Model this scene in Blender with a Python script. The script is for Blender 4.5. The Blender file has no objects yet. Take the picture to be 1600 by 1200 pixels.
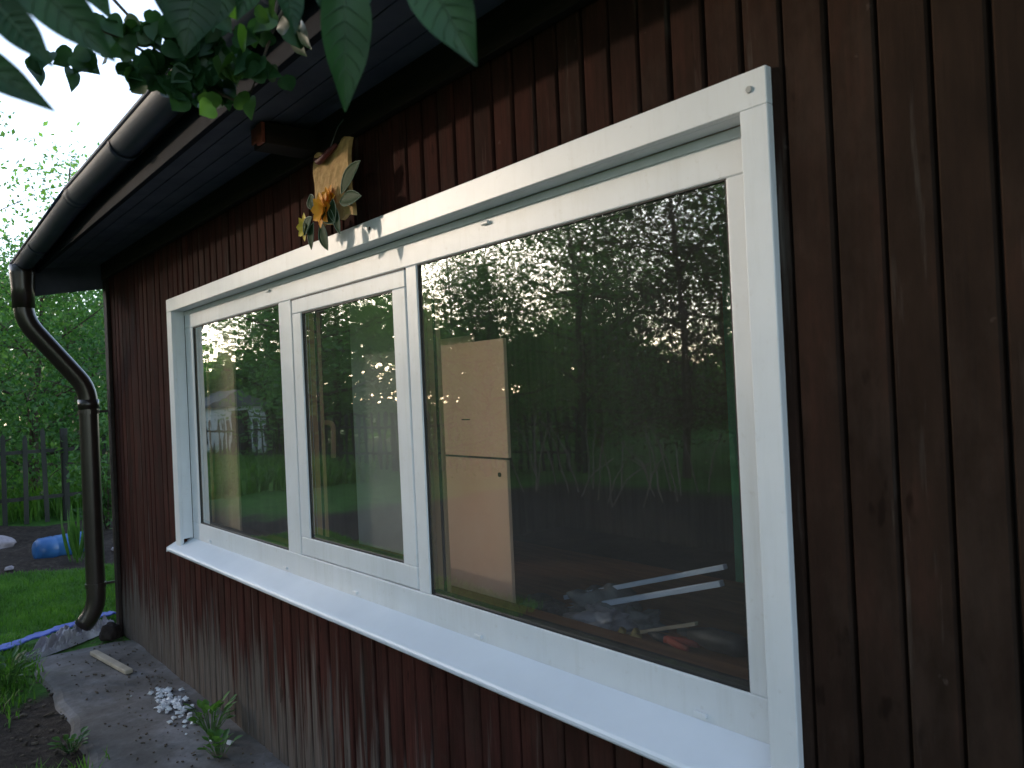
import bpy, bmesh, math, random
import numpy as np
from mathutils import Vector, Matrix
R_ = math.radians
scene = bpy.context.scene
COL = scene.collection
G = -0.04                       # level of the ground at the foot of the wall

# ------------------------------------------------------------------ camera
CAM = Vector((0.0, -1.308, 1.52))
CR = Matrix(((0.63572468, 0.03448211, 0.77114532),
             (0.77060582, 0.02982761, -0.63661368),
             (-0.0449532, 0.99896011, -0.00760996)))
cam = bpy.data.cameras.new("camera")
cam.sensor_width = 36; cam.lens = 1230 / 1600 * 36
cam.clip_start = 0.02; cam.clip_end = 600
cam.dof.use_dof = True; cam.dof.focus_distance = 3.0; cam.dof.aperture_fstop = 7.0
co = bpy.data.objects.new("camera", cam); COL.objects.link(co)
co.matrix_world = Matrix.Translation(CAM) @ CR.to_4x4()
scene.camera = co

# ------------------------------------------------------------------ sky, sun, exposure
SUN_DIR = Vector((-0.82, -0.57, 0.22)).normalized()
SUN_EL = math.asin(SUN_DIR.z); SUN_AZ = math.atan2(SUN_DIR.x, SUN_DIR.y)
w = bpy.data.worlds.new("World"); scene.world = w; w.use_nodes = True
nt = w.node_tree; nt.nodes.clear()
sky = nt.nodes.new("ShaderNodeTexSky"); sky.sky_type = 'NISHITA'; sky.sun_disc = False
sky.sun_elevation = SUN_EL; sky.sun_rotation = SUN_AZ
sky.air_density = 1.0; sky.dust_density = 0.7; sky.ozone_density = 1.0
hs = nt.nodes.new("ShaderNodeHueSaturation"); hs.inputs['Saturation'].default_value = 0.74
bg = nt.nodes.new("ShaderNodeBackground"); bg.inputs[1].default_value = 0.15
wo = nt.nodes.new("ShaderNodeOutputWorld")
nt.links.new(sky.outputs[0], hs.inputs['Color']); tint = nt.nodes.new("ShaderNodeMix"); tint.data_type = 'RGBA'; tint.blend_type = 'MULTIPLY'; tint.inputs[0].default_value = 1; tint.inputs[7].default_value = (.95, .98, 1.10, 1)
nt.links.new(hs.outputs[0], tint.inputs[6]); nt.links.new(tint.outputs[2], bg.inputs[0]); nt.links.new(bg.outputs[0], wo.inputs[0])
sl = bpy.data.lights.new("sun", 'SUN'); sl.energy = 0.66; sl.angle = R_(1.4); sl.color = (1.0, 0.82, 0.64)
so = bpy.data.objects.new("sun", sl); COL.objects.link(so)
so.rotation_euler = SUN_DIR.to_track_quat('Z', 'Y').to_euler()
scene.view_settings.view_transform = 'Standard'; scene.view_settings.look = 'None'
scene.view_settings.gamma = 1; scene.view_settings.use_curve_mapping = False
scene.view_settings.exposure = 1.9
try:
    scene.cycles.max_bounces = 10; scene.cycles.transparent_max_bounces = 24
except Exception: pass

# ------------------------------------------------------------------ helpers
def tag(o, label=None, cat=None, group=None, kind=None):
    if label: o['label'] = label
    if cat: o['category'] = cat
    if group: o['group'] = group
    if kind: o['kind'] = kind
    return o
def empty(name, loc, label=None, cat=None, group=None):
    o = bpy.data.objects.new(name, None); o.location = loc; COL.objects.link(o); o.empty_display_size = .1
    return tag(o, label, cat, group)
def link(name, me, parent=None, wpos=True):
    o = bpy.data.objects.new(name, me); COL.objects.link(o)
    if parent:
        o.parent = parent
        p = Vector((0, 0, 0)); q = parent
        while q: p += q.location; q = q.parent
        o.location = -p if wpos else (0, 0, 0)
    return o
class MB:
    def __init__(s): s.v = []; s.f = []
    def add(s, vs, fs):
        n = len(s.v); s.v += [tuple(v) for v in vs]; s.f += [tuple(i + n for i in f) for f in fs]; return s
    def box(s, x0, x1, y0, y1, z0, z1):
        return s.add([(x0,y0,z0),(x1,y0,z0),(x1,y1,z0),(x0,y1,z0),(x0,y0,z1),(x1,y0,z1),(x1,y1,z1),(x0,y1,z1)],
                     [(0,3,2,1),(4,5,6,7),(0,1,5,4),(1,2,6,5),(2,3,7,6),(3,0,4,7)])
    def obox(s, c, ax, ay, az):
        c = Vector(c); ax = Vector(ax)/2; ay = Vector(ay)/2; az = Vector(az)/2
        vs = [c-ax-ay-az, c+ax-ay-az, c+ax+ay-az, c-ax+ay-az, c-ax-ay+az, c+ax-ay+az, c+ax+ay+az, c-ax+ay+az]
        return s.add(vs, [(0,3,2,1),(4,5,6,7),(0,1,5,4),(1,2,6,5),(2,3,7,6),(3,0,4,7)])
    def extr_x(s, prof, x0, x1):      # closed profile of (y,z), extruded along x
        n = len(prof)
        vs = [(x0, y, z) for y, z in prof] + [(x1, y, z) for y, z in prof]
        fs = [(i, (i+1) % n, n+(i+1) % n, n+i) for i in range(n)] + [tuple(range(n-1, -1, -1)), tuple(range(n, 2*n))]
        return s.add(vs, fs)
    def tube(s, pts, rads, n=10, cap=True):
        pts = [Vector(p) for p in pts]
        if not hasattr(rads, '__len__'): rads = [rads]*len(pts)
        up = None; rings = []
        for i, p in enumerate(pts):
            d = (pts[min(i+1, len(pts)-1)] - pts[max(i-1, 0)]).normalized()
            if up is None:
                up = Vector((0, 0, 1)) if abs(d.z) < .9 else Vector((1, 0, 0))
            a = d.cross(up).normalized(); b = a.cross(d).normalized(); up = b
            rings.append([p + (a*math.cos(t)+b*math.sin(t))*rads[i] for t in [2*math.pi*k/n for k in range(n)]])
        vs = [v for r in rings for v in r]; fs = []
        for i in range(len(pts)-1):
            for k in range(n):
                fs.append((i*n+k, i*n+(k+1) % n, (i+1)*n+(k+1) % n, (i+1)*n+k))
        if cap: fs += [tuple(range(n-1, -1, -1)), tuple(range((len(pts)-1)*n, len(pts)*n))]
        return s.add(vs, fs)
    def mesh(s, name):
        me = bpy.data.meshes.new(name); me.from_pydata(s.v, [], s.f); me.update(); return me
    def build(s, name, m, parent=None, bevel=0, smooth=False, seg=2):
        me = s.mesh(name); bm = bmesh.new(); bm.from_mesh(me); bmesh.ops.recalc_face_normals(bm, faces=bm.faces); bm.to_mesh(me); bm.free()
        me.materials.append(m); o = link(name, me, parent)
        if smooth:
            for p in me.polygons: p.use_smooth = True
        if bevel:
            b = o.modifiers.new('bevel', 'BEVEL'); b.width = bevel; b.segments = seg; b.limit_method = 'ANGLE'
        return o
def mat(name): 
    m = bpy.data.materials.new(name); m.use_nodes = True
    return m, m.node_tree, m.node_tree.nodes['Principled BSDF']
def N(nt, t, **kw):
    n = nt.nodes.new(t)
    for k, v in kw.items():
        if k in n.inputs: n.inputs[k].default_value = v
        else: setattr(n, k, v)
    return n
def ramp(nt, fac, stops):
    r = nt.nodes.new("ShaderNodeValToRGB"); e = r.color_ramp.elements
    while len(e) < len(stops): e.new(.5)
    for i, (p, c) in enumerate(stops): e[i].position = p; e[i].color = (c[0], c[1], c[2], 1) if hasattr(c, '__len__') else (c, c, c, 1)
    nt.links.new(fac, r.inputs[0]); return r.outputs[0]
def noise(nt, vec, scale, detail=4, rough=.55, sc=(1, 1, 1), loc=(0, 0, 0)):
    mp = nt.nodes.new("ShaderNodeMapping"); mp.inputs['Scale'].default_value = sc; mp.inputs['Location'].default_value = loc
    nt.links.new(vec, mp.inputs[0])
    n = nt.nodes.new("ShaderNodeTexNoise"); n.inputs['Scale'].default_value = scale; n.inputs['Detail'].default_value = detail; n.inputs['Roughness'].default_value = rough
    nt.links.new(mp.outputs[0], n.inputs[0]); return n.outputs[0]
def mixc(nt, fac, a, b, mode='MIX'):
    m = nt.nodes.new("ShaderNodeMix"); m.data_type = 'RGBA'; m.blend_type = mode
    for i, x in ((0, fac), (6, a), (7, b)):
        if hasattr(x, 'links'): nt.links.new(x, m.inputs[i])
        elif hasattr(x, '__len__'): m.inputs[i].default_value = (x[0], x[1], x[2], 1)
        else: m.inputs[i].default_value = x
    return m.outputs[2]
def math_(nt, op, a, b=None, clamp=False):
    m = nt.nodes.new("ShaderNodeMath"); m.operation = op; m.use_clamp = clamp
    for i, x in ((0, a), (1, b)):
        if x is None: continue
        if hasattr(x, 'links'): nt.links.new(x, m.inputs[i])
        else: m.inputs[i].default_value = x
    return m.outputs[0]
def geo(nt): return nt.nodes.new("ShaderNodeNewGeometry").outputs['Position']
def objc(nt): return nt.nodes.new("ShaderNodeTexCoord").outputs['Object']
def bump(nt, b, h, strength=.3, dist=.01):
    n = nt.nodes.new("ShaderNodeBump"); n.inputs['Strength'].default_value = strength; n.inputs['Distance'].default_value = dist
    nt.links.new(h, n.inputs['Height']); nt.links.new(n.outputs[0], b.inputs['Normal'])
def simple(name, c1, c2, scale=8, rough=.6, spec=.5, bmp=0, sc=(1, 1, 1), metal=0, det=5):
    m, t, b = mat(name); g = objc(t); n = noise(t, g, scale, det, .6, sc)
    t.links.new(ramp(t, n, [(.3, c1), (.7, c2)]), b.inputs['Base Color'])
    b.inputs['Roughness'].default_value = rough; b.inputs['Specular IOR Level'].default_value = spec; b.inputs['Metallic'].default_value = metal
    if bmp: bump(t, b, n, bmp, .01)
    return m

# ------------------------------------------------------------------ materials
def siding_material():
    m, t, b = mat("stained siding"); P = geo(t)
    sx = t.nodes.new("ShaderNodeSeparateXYZ"); t.links.new(P, sx.inputs[0])
    idx = math_(t, 'FLOOR', math_(t, 'DIVIDE', math_(t, 'ADD', sx.outputs[0], 5.94), PITCH))
    wn = t.nodes.new("ShaderNodeTexWhiteNoise"); wn.noise_dimensions = '1D'; t.links.new(idx, wn.inputs['W'])
    # grain, shifted from board to board
    cm = t.nodes.new("ShaderNodeCombineXYZ")
    t.links.new(sx.outputs[0], cm.inputs[0]); t.links.new(math_(t, 'MULTIPLY', wn.outputs[0], 40.0), cm.inputs[1]); t.links.new(sx.outputs[2], cm.inputs[2])
    grain = noise(t, cm.outputs[0], 1, 8, .65, (90, 1, 3.0))
    blot = noise(t, cm.outputs[0], 1, 5, .6, (12, 1, 4))
    base = ramp(t, blot, [(.25, (.028, .0135, .0105)), (.5, (.051, .0195, .0160)), (.78, (.088, .0310, .0255))])
    base = mixc(t, .55, base, ramp(t, wn.outputs[0], [(0, (.6, .62, .64)), (1, (1.45, 1.35, 1.3))]), 'MULTIPLY')
    base = mixc(t, math_(t, 'MULTIPLY', ramp(t, grain, [(.35, 1), (.6, 0)]), .55), base, (.016, .009, .007))
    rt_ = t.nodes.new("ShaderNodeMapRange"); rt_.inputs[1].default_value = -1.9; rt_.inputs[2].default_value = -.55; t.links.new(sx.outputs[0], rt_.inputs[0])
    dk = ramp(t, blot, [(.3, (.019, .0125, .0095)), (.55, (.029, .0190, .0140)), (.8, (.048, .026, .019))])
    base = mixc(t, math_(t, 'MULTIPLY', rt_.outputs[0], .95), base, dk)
    # weathered bare wood, low on the wall, in streaks
    wear_n = noise(t, cm.outputs[0], 1, 6, .62, (22, 1, 1.3), (3, 0, 1))
    low = t.nodes.new("ShaderNodeMapRange"); low.inputs[1].default_value = .62; low.inputs[2].default_value = .05; t.links.new(sx.outputs[2], low.inputs[0])
    far = t.nodes.new("ShaderNodeMapRange"); far.inputs[1].default_value = -1.6; far.inputs[2].default_value = -3.4; t.links.new(sx.outputs[0], far.inputs[0])
    k = math_(t, 'MULTIPLY', low.outputs[0], math_(t, 'ADD', math_(t, 'MULTIPLY', far.outputs[0], .85), .15))
    wear = ramp(t, math_(t, 'ADD', wear_n, math_(t, 'MULTIPLY', k, .36)), [(.60, 0), (.76, 1)])
    base = mixc(t, math_(t, 'MULTIPLY', wear, .75), base, ramp(t, grain, [(.3, (.07, .062, .055)), (.7, (.17, .155, .14))]))
    # small pale scuffs and nail dots
    sc = noise(t, cm.outputs[0], 1, 3, .5, (34, 1, 24), (9, 4, 0))
    base = mixc(t, math_(t, 'MULTIPLY', ramp(t, sc, [(.745, 0), (.79, 1)]), .16), base, (.22, .17, .15))
    kn = noise(t, cm.outputs[0], 1, 2, .5, (26, 1, 9), (2, 7, 5))
    base = mixc(t, math_(t, 'MULTIPLY', ramp(t, kn, [(.70, 0), (.76, 1)]), .7), base, (.010, .006, .005))
    pt = noise(t, cm.outputs[0], 1, 6, .7, (5, 1, 2.2), (1, 2, 8))
    base = mixc(t, math_(t, 'MULTIPLY', ramp(t, pt, [(.52, 0), (.66, 1)]), .22), base, (.070, .050, .040))
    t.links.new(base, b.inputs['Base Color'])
    t.links.new(ramp(t, blot, [(.3, .75), (.7, .95)]), b.inputs['Roughness'])
    b.inputs['Specular IOR Level'].default_value = .04
    bump(t, b, grain, .5, .004); return m
PITCH = .086
M = {}
M['siding'] = siding_material()
M['dark_wood'] = simple("dark wood", (.012, .009, .008), (.030, .018, .014), 6, .75, .3, .3, (1, 1, 6))
M['soffit'] = simple("soffit with haze tint", (.060, .066, .10), (.10, .11, .15), 5, .8, .15, .3)  # bluish lift of lens haze is put into this base colour
M['fascia'] = simple("dark blue grey fascia", (.005, .007, .014), (.010, .013, .024), 5, .8, .1, .3)
M['red_end'] = simple("red paint", (.20, .035, .025), (.34, .075, .05), 30, .6)
M['roof'] = simple("grey roof sheet", (.10, .10, .10), (.2, .2, .19), 5, .8, .3, .3)
M['gutter'] = simple("gutter metal", (.032, .040, .068), (.055, .068, .11), 4, .55, .35, .1)
M['pipe'] = simple("brown downpipe metal", (.020, .014, .012), (.038, .026, .022), 5, .28, .7)
def pvc():
    m, t, b = mat("white window plastic"); P = geo(t)
    n = noise(t, P, 2.2, 6, .6); n2 = noise(t, P, 40, 4, .6)
    c = ramp(t, n, [(.35, (.71, .74, .78)), (.65, (.79, .82, .86))])
    c = mixc(t, math_(t, 'MULTIPLY', ramp(t, n2, [(.62, 0), (.72, 1)]), .22), c, (.50, .48, .44))
    st_ = noise(t, P, 1, 5, .7, (22, 22, 2.2)); c = mixc(t, math_(t, 'MULTIPLY', ramp(t, st_, [(.50, 0), (.72, 1)]), .20), c, (.50, .50, .47))
    t.links.new(c, b.inputs['Base Color']); b.inputs['Roughness'].default_value = .38
    bump(t, b, n, .05, .01); return m
M['pvc'] = pvc()
M['steel_white'] = simple("white coated sill", (.70, .76, .84), (.78, .84, .92), 3, .30, .5, .04)
M['screw'] = simple("zinc screw head", (.30, .31, .31), (.45, .46, .46), 20, .5)
M['gasket'] = simple("black gasket", (.012, .012, .013), (.03, .03, .03), 20, .6)
M['spacer'] = simple("bronze spacer", (.34, .22, .13), (.46, .32, .20), 20, .3, .5)
M['oak_pvc'] = simple("golden laminate", (.60, .38, .20), (.78, .54, .32), 6, .45, .5, 0, (1, 1, .1))
M['inner_wall'] = simple("inner wall boards", (.14, .10, .07), (.26, .19, .13), 5, .8, .3, 0, (3, 3, .2))
M['floor_in'] = simple("inner floor", (.05, .032, .02), (.1, .065, .04), 5, .6)
M['board'] = simple("hardboard", (.90, .58, .41), (.96, .68, .50), 3.5, .75, .3)
M['tan'] = simple("tan plywood", (.80, .57, .36), (.92, .70, .47), 4, .7, .3, 0, (6, 6, .5))
M['greyboard'] = simple("grey board", (.48, .51, .49), (.60, .63, .60), 3, .7, .3)
M['green_board'] = simple("green painted boards", (.05, .22, .13), (.09, .34, .21), 5, .6, .4)
M['bench'] = simple("bench wood", (.16, .06, .025), (.30, .13, .05), 6, .55, .4, 0, (.5, 6, 6))
M['profile'] = simple("white plastic trim", (.50, .60, .85), (.64, .74, .95), 4, .4)
M['tool_dark'] = simple("dark tool", (.02, .022, .025), (.07, .07, .075), 12, .5)
M['tool_grey'] = simple("grey cloth", (.09, .10, .11), (.22, .23, .25), 14, .8)
M['brass'] = simple("brass", (.38, .26, .09), (.58, .42, .16), 10, .4, .5, 0, (1, 1, 1), .6)
M['red_plastic'] = simple("red plastic", (.35, .05, .03), (.5, .09, .05), 10, .45)
M['stick'] = simple("pale wood", (.30, .26, .20), (.46, .40, .32), 8, .8, .3, .2)
M['blue_plastic'] = simple("blue plastic", (.02, .10, .30), (.05, .18, .42), 5, .35, .5)
M['blue_hose'] = simple("blue lay flat hose", (.03, .06, .34), (.10, .15, .55), 10, .5)
M['film'] = simple("crumpled grey film", (.22, .20, .24), (.55, .53, .58), 10, .4)
M['crumbs'] = simple("soil crumbs", (.03, .022, .016), (.17, .14, .11), 24, .95, .1)
M['plaster'] = simple("white plaster", (.50, .51, .54), (.78, .79, .82), 18, .9)
M['paver'] = simple("pinkish grey stone", (.26, .23, .25), (.40, .36, .38), 12, .85, .3, .3)
M['fence'] = simple("weathered fence wood", (.025, .028, .022), (.06, .06, .05), 6, .9, .2, .3, (1, 1, .3))
M['bark'] = simple("bark", (.035, .028, .022), (.10, .08, .06), 14, .9, .2, .6, (1, 1, .3))
M['cane'] = simple("dry canes", (.10, .075, .055), (.20, .155, .12), 9, .8)
M['white_wall'] = simple("whitewash", (.62, .61, .60), (.78, .77, .75), 3, .8)
M['straw'] = simple("woven straw", (.42, .25, .10), (.66, .44, .20), 26, .85, .3, .8)
M['rope'] = simple("burgundy ribbon", (.07, .012, .015), (.16, .03, .03), 20, .6)
M['petal'] = simple("orange petals", (.72, .26, .02), (.85, .45, .03), 24, .6)
M['petal_y'] = simple("yellow petals", (.62, .48, .04), (.75, .60, .10), 24, .6)
M['fabric_leaf'] = simple("grey green fabric leaf", (.022, .048, .020), (.045, .085, .036), 16, .6)
M['fabric_leaf'].node_tree.nodes['Principled BSDF'].inputs['Specular IOR Level'].default_value = .1
M['leaf_rim'] = simple("pale leaf rim", (.14, .19, .14), (.22, .28, .21), 16, .6)
def leafmat(name, c1, c2, c3, trans=.45, scale=.9, rough=.45):
    m, t, b = mat(name); P = geo(t)
    oi = t.nodes.new("ShaderNodeObjectInfo")
    big = noise(t, P, scale, 4, .6); sm = noise(t, P, 14, 2, .5)
    v = math_(t, 'ADD', math_(t, 'MULTIPLY', big, .6), math_(t, 'MULTIPLY', sm, .4))
    c = ramp(t, v, [(.36, c1), (.5, c2), (.64, c3)])
    c = mixc(t, .35, c, ramp(t, oi.outputs['Random'], [(0, (.7, .85, .8)), (1, (1.25, 1.1, .9))]), 'MULTIPLY')
    t.links.new(c, b.inputs['Base Color']); b.inputs['Roughness'].default_value = rough; b.inputs['Specular IOR Level'].default_value = .3
    tr = t.nodes.new("ShaderNodeBsdfTranslucent"); t.links.new(mixc(t, 1, c, (1.5, 1.7, .7), 'MULTIPLY'), tr.inputs[0])
    mx = t.nodes.new("ShaderNodeMixShader"); mx.inputs[0].default_value = trans
    t.links.new(b.outputs[0], mx.inputs[1]); t.links.new(tr.outputs[0], mx.inputs[2])
    t.links.new(mx.outputs[0], t.nodes['Material Output'].inputs[0]); return m
M['leaf_tree'] = leafmat("tree leaves", (.050, .115, .042), (.095, .21, .072), (.16, .31, .10))
M['leaf_apple'] = leafmat("apple leaves", (.034, .095, .036), (.065, .155, .055), (.12, .25, .075))
M['leaf_dark'] = leafmat("dark conifer leaves", (.030, .036, .018), (.050, .055, .026), (.08, .08, .038), .15)
M['lilac'] = leafmat("lilac leaves", (.008, .030, .013), (.014, .050, .019), (.026, .085, .026), .18, 9)
M['leaf_mid'] = leafmat("mid green leaves", (.03, .07, .02), (.05, .11, .028), (.08, .16, .04), .3, 5)
M['rib'] = simple("leaf ribs", (.03, .07, .03), (.05, .10, .04), 20, .6)
M['leaf_twig'] = leafmat("twig leaves", (.012, .040, .018), (.022, .064, .026), (.036, .10, .036), .25, 9)
M['lime'] = leafmat("young leaves", (.06, .14, .03), (.10, .22, .04), (.16, .32, .05), .45, 5)
M['herb'] = leafmat("garden leaves", (.04, .10, .03), (.07, .16, .04), (.12, .24, .06), .3, 3)
M['grass'] = leafmat("grass blades", (.052, .13, .024), (.085, .20, .035), (.14, .28, .05), .35, 2.5, .6)

def glass():
    m = bpy.data.materials.new("double glazing"); m.use_nodes = True; t = m.node_tree; t.nodes.clear()
    g = t.nodes.new("ShaderNodeNewGeometry"); d = t.nodes.new("ShaderNodeVectorMath"); d.operation = 'DOT_PRODUCT'
    t.links.new(g.outputs['Normal'], d.inputs[0]); t.links.new(g.outputs['Incoming'], d.inputs[1])
    c = math_(t, 'SUBTRACT', 1.0, math_(t, 'ABSOLUTE', d.outputs['Value']))
    F = math_(t, 'ADD', math_(t, 'MULTIPLY', math_(t, 'POWER', c, 5.0), .91), .085)
    Rr = math_(t, 'SUBTRACT', 1.0, math_(t, 'POWER', math_(t, 'SUBTRACT', 1.0, F), 4.0), True)
    tr = t.nodes.new("ShaderNodeBsdfTransparent"); tr.inputs[0].default_value = (.94, .97, .95, 1)
    gl = t.nodes.new("ShaderNodeBsdfGlossy"); gl.inputs['Roughness'].default_value = .017; gl.inputs[0].default_value = (.97, 1, .98, 1)
    nz = noise(t, g.outputs['Position'], 2.6, 3, .5); bp = t.nodes.new("ShaderNodeBump"); bp.inputs['Strength'].default_value = .2; bp.inputs['Distance'].default_value = .004
    t.links.new(nz, bp.inputs['Height']); t.links.new(bp.outputs[0], gl.inputs['Normal'])
    mx = t.nodes.new("ShaderNodeMixShader"); t.links.new(Rr, mx.inputs[0]); t.links.new(tr.outputs[0], mx.inputs[1]); t.links.new(gl.outputs[0], mx.inputs[2])
    du = t.nodes.new("ShaderNodeBsdfDiffuse"); du.inputs[0].default_value = (.62, .60, .56, 1)
    dn = noise(t, g.outputs['Position'], 2.5, 5, .6, (1, 1, .6)); fk = ramp(t, dn, [(.3, .020), (.7, .050)])
    m2 = t.nodes.new("ShaderNodeMixShader"); t.links.new(fk, m2.inputs[0]); t.links.new(mx.outputs[0], m2.inputs[1]); t.links.new(du.outputs[0], m2.inputs[2])
    o = t.nodes.new("ShaderNodeOutputMaterial"); t.links.new(m2.outputs[0], o.inputs[0]); return m
M['glass'] = glass()

def ground_material():
    m, t, b = mat("garden ground"); P = geo(t)
    sx = t.nodes.new("ShaderNodeSeparateXYZ"); t.links.new(P, sx.inputs[0])
    n1 = noise(t, P, .8, 5, .6); n2 = noise(t, P, 18, 6, .65); n3 = noise(t, P, 3, 5, .6)
    grass = ramp(t, math_(t, 'ADD', math_(t, 'MULTIPLY', n3, .5), math_(t, 'MULTIPLY', n2, .5)), [(.35, (.030, .085, .014)), (.5, (.052, .14, .02)), (.68, (.10, .22, .04))])
    soil = ramp(t, n2, [(.3, (.018, .013, .010)), (.55, (.045, .034, .026)), (.75, (.09, .072, .058))])
    # bed beyond the lawn (x -9 .. -12.2) and the dug plot in front of the window
    def band(v, a, bb, w_):
        lo = t.nodes.new("ShaderNodeMapRange"); lo.inputs[1].default_value = a - w_; lo.inputs[2].default_value = a + w_; t.links.new(v, lo.inputs[0])
        hi = t.nodes.new("ShaderNodeMapRange"); hi.inputs[1].default_value = bb + w_; hi.inputs[2].default_value = bb - w_; t.links.new(v, hi.inputs[0])
        return math_(t, 'MULTIPLY', lo.outputs[0], hi.outputs[0])
    wx = math_(t, 'ADD', sx.outputs[0], math_(t, 'MULTIPLY', math_(t, 'SUBTRACT', n1, .5), 1.2))
    wy = math_(t, 'ADD', sx.outputs[1], math_(t, 'MULTIPLY', math_(t, 'SUBTRACT', n3, .5), 1.0))
    b1 = math_(t, 'MULTIPLY', band(wx, -12.6, -8.75, .06), band(wy, -2.5, 6, .3))
    b2 = math_(t, 'MULTIPLY', band(wx, -9.8, -1.5, .25), band(wy, -7.6, -1.7, .3))
    b3 = math_(t, 'MULTIPLY', band(wx, -5.0, 3, .06), band(wy, -1.6, .1, .1))
    k = math_(t, 'MAXIMUM', math_(t, 'MAXIMUM', b1, b2), b3)
    t.links.new(mixc(t, k, grass, soil), b.inputs['Base Color']); b.inputs['Roughness'].default_value = .95; b.inputs['Specular IOR Level'].default_value = .2
    bump(t, b, n2, .8, .03); return m
M['ground'] = ground_material()
def concrete():
    m, t, b = mat("old concrete"); P = geo(t)
    n1 = noise(t, P, 3, 6, .65); n2 = noise(t, P, 30, 5, .6); n3 = noise(t, P, 1.3, 4, .5)
    c = ramp(t, n1, [(.28, (.055, .048, .042)), (.5, (.12, .112, .108)), (.72, (.23, .225, .24))])
    c = mixc(t, .5, c, ramp(t, n2, [(.3, .6), (.7, 1.25)]), 'MULTIPLY')
    c = mixc(t, ramp(t, n3, [(.55, 0), (.7, .75)]), c, (.045, .05, .025))
    t.links.new(c, b.inputs['Base Color']); b.inputs['Roughness'].default_value = .85; bump(t, b, n1, .6, .02); return m
M['concrete'] = concrete()

rng = np.random.default_rng(7)
random.seed(11)

# ------------------------------------------------------------------ ground
def ground():
    xs = np.concatenate([np.linspace(-90, -20, 12), np.linspace(-18, 6, 97), np.linspace(10, 80, 10)])
    ys = np.concatenate([np.linspace(-90, -16, 12), np.linspace(-14, 4, 73), np.linspace(8, 80, 10)])
    vs = []; fs = []
    for y in ys:
        for x in xs:
            z = G
            if y < -.75 or x < -6.6: z += .03*math.sin(x*1.7+y*.9)*math.sin(y*2.1) + .015*math.sin(x*5+1)*math.cos(y*4.3)
            if -12.4 < x < -9.2 and -3 < y < 6: z += .05 + .04*math.sin(x*6)*math.cos(y*5)
            if x < -30 or y < -30: z += .3
            vs.append((x, y, z if not (-6.2 < x and y > -.75) else G))
    nx = len(xs)
    for j in range(len(ys)-1):
        for i in range(nx-1): fs.append((j*nx+i, j*nx+i+1, (j+1)*nx+i+1, (j+1)*nx+i))
    me = bpy.data.meshes.new("ground"); me.from_pydata(vs, [], fs); me.update(); me.materials.append(M['ground'])
    o = link("ground", me); tag(o, kind='structure')
    for p in me.polygons: p.use_smooth = True
ground()
def apron():        # concrete strip along the foot of the wall with a ragged outer edge
    vs = []; fs = []; n = 90; k = 8
    for i in range(n+1):
        x = -5.72 + i*(8.7/n)
        yo = -.56 + .02*math.sin(x*2.3) + .012*math.sin(x*11+1) + random.uniform(-.012, .012) - .02*(x+5.7)
        for j in range(k+1):
            y = .03 + (yo-.03)*j/k
            z = G + .028 + .006*math.sin(x*9+j)*math.sin(y*17+i*.4)
            vs.append((x + .02*math.sin(y*30), y, z))
        vs.append((x, yo - .015, G-.03))
    m_ = k+2
    for i in range(n):
        for j in range(m_-1): fs.append((i*m_+j, (i+1)*m_+j, (i+1)*m_+j+1, i*m_+j+1))
    fs.append(tuple(range(m_)))
    me = bpy.data.meshes.new("path"); me.from_pydata(vs, [], fs); me.update(); me.materials.append(M['concrete'])
    o = link("concrete_path", me); tag(o, kind='structure')
    sb = o.modifiers.new('s', 'SUBSURF'); sb.levels = sb.render_levels = 1
apron()

# ------------------------------------------------------------------ the house
HX0, HX1 = -5.94, 3.2
house = empty("wooden_house", (-1.4, 2.0, G), "dark red brown timber clad house with a wide white three pane window under low eaves", "house")
WX0, WX1, WZ0, WZ1 = -4.552, -.806, .74, 2.102      # outer edges of the white casing
def siding():
    mb = MB(); x = HX0; i = 0
    while x < HX1:
        x1 = x + PITCH - .0065 - random.random()*.003
        y = .020 + random.uniform(-.002, .0025)
        def b(z0, z1, xa=x, xb=x1):
            c = .004; d = .004
            # bevelled plank: front face set off from its edges
            vs = []
            lean = random.uniform(-.001, .001)
            for z in (z0, z1):
                vs += [(xa, y+.02, z), (xa, y+d, z), (xa+c, y+lean, z), (xb-c, y-lean, z), (xb, y+d, z), (xb, y+.02, z)]
            mb.add(vs, [(k, k+1, k+7, k+6) for k in range(5)] + [(0, 5, 4, 3, 2, 1), (6, 7, 8, 9, 10, 11)])
        cx = (x+x1)/2
        z0 = -.03 + random.uniform(-.012, .012)
        if WX0+.05 < cx < WX1-.04:
            b(z0, .735); b(2.07, 2.5)
        else: b(z0, 2.5)
        x += PITCH; i += 1
    mb.build("wall", M['siding'], house)['label'] = "front wall of narrow vertical red brown stained boards, weathered grey low down"
siding()
# backing behind the boards (butted round the opening) and the other walls
mb = MB()
mb.box(HX0+.02, WX0+.05, .042, .15, G, 2.5); mb.box(WX1-.04, HX1-.02, .042, .15, G, 2.5)
mb.box(WX0+.05, WX1-.04, .042, .15, G, .72); mb.box(WX0+.05, WX1-.04, .042, .15, 2.075, 2.5)
mb.build("wall_frame", M['dark_wood'], house)
for xa in (HX0-.02, HX1):
    mb = MB(); y = .045
    while y < 4.2: mb.box(xa, xa+.02, y, y+.08, G, 2.45); y += .086
    mb.build("side_wall", M['siding'], house)
MB().box(HX0, HX0+.08, .15, 4.2, G, 2.5).box(HX1-.08, HX1, .15, 4.2, G, 2.5).box(HX0+.08, HX1-.08, 4.1, 4.2, G, 2.5).build("back_wall", M['inner_wall'], house)
MB().box(HX0+.08, HX1-.08, .15, 4.1, G, .12).build("floor", M['floor_in'], house)
MB().box(HX0+.08, HX1-.08, .15, 4.1, 2.42, 2.5).build("ceiling", M['inner_wall'], house)
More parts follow.
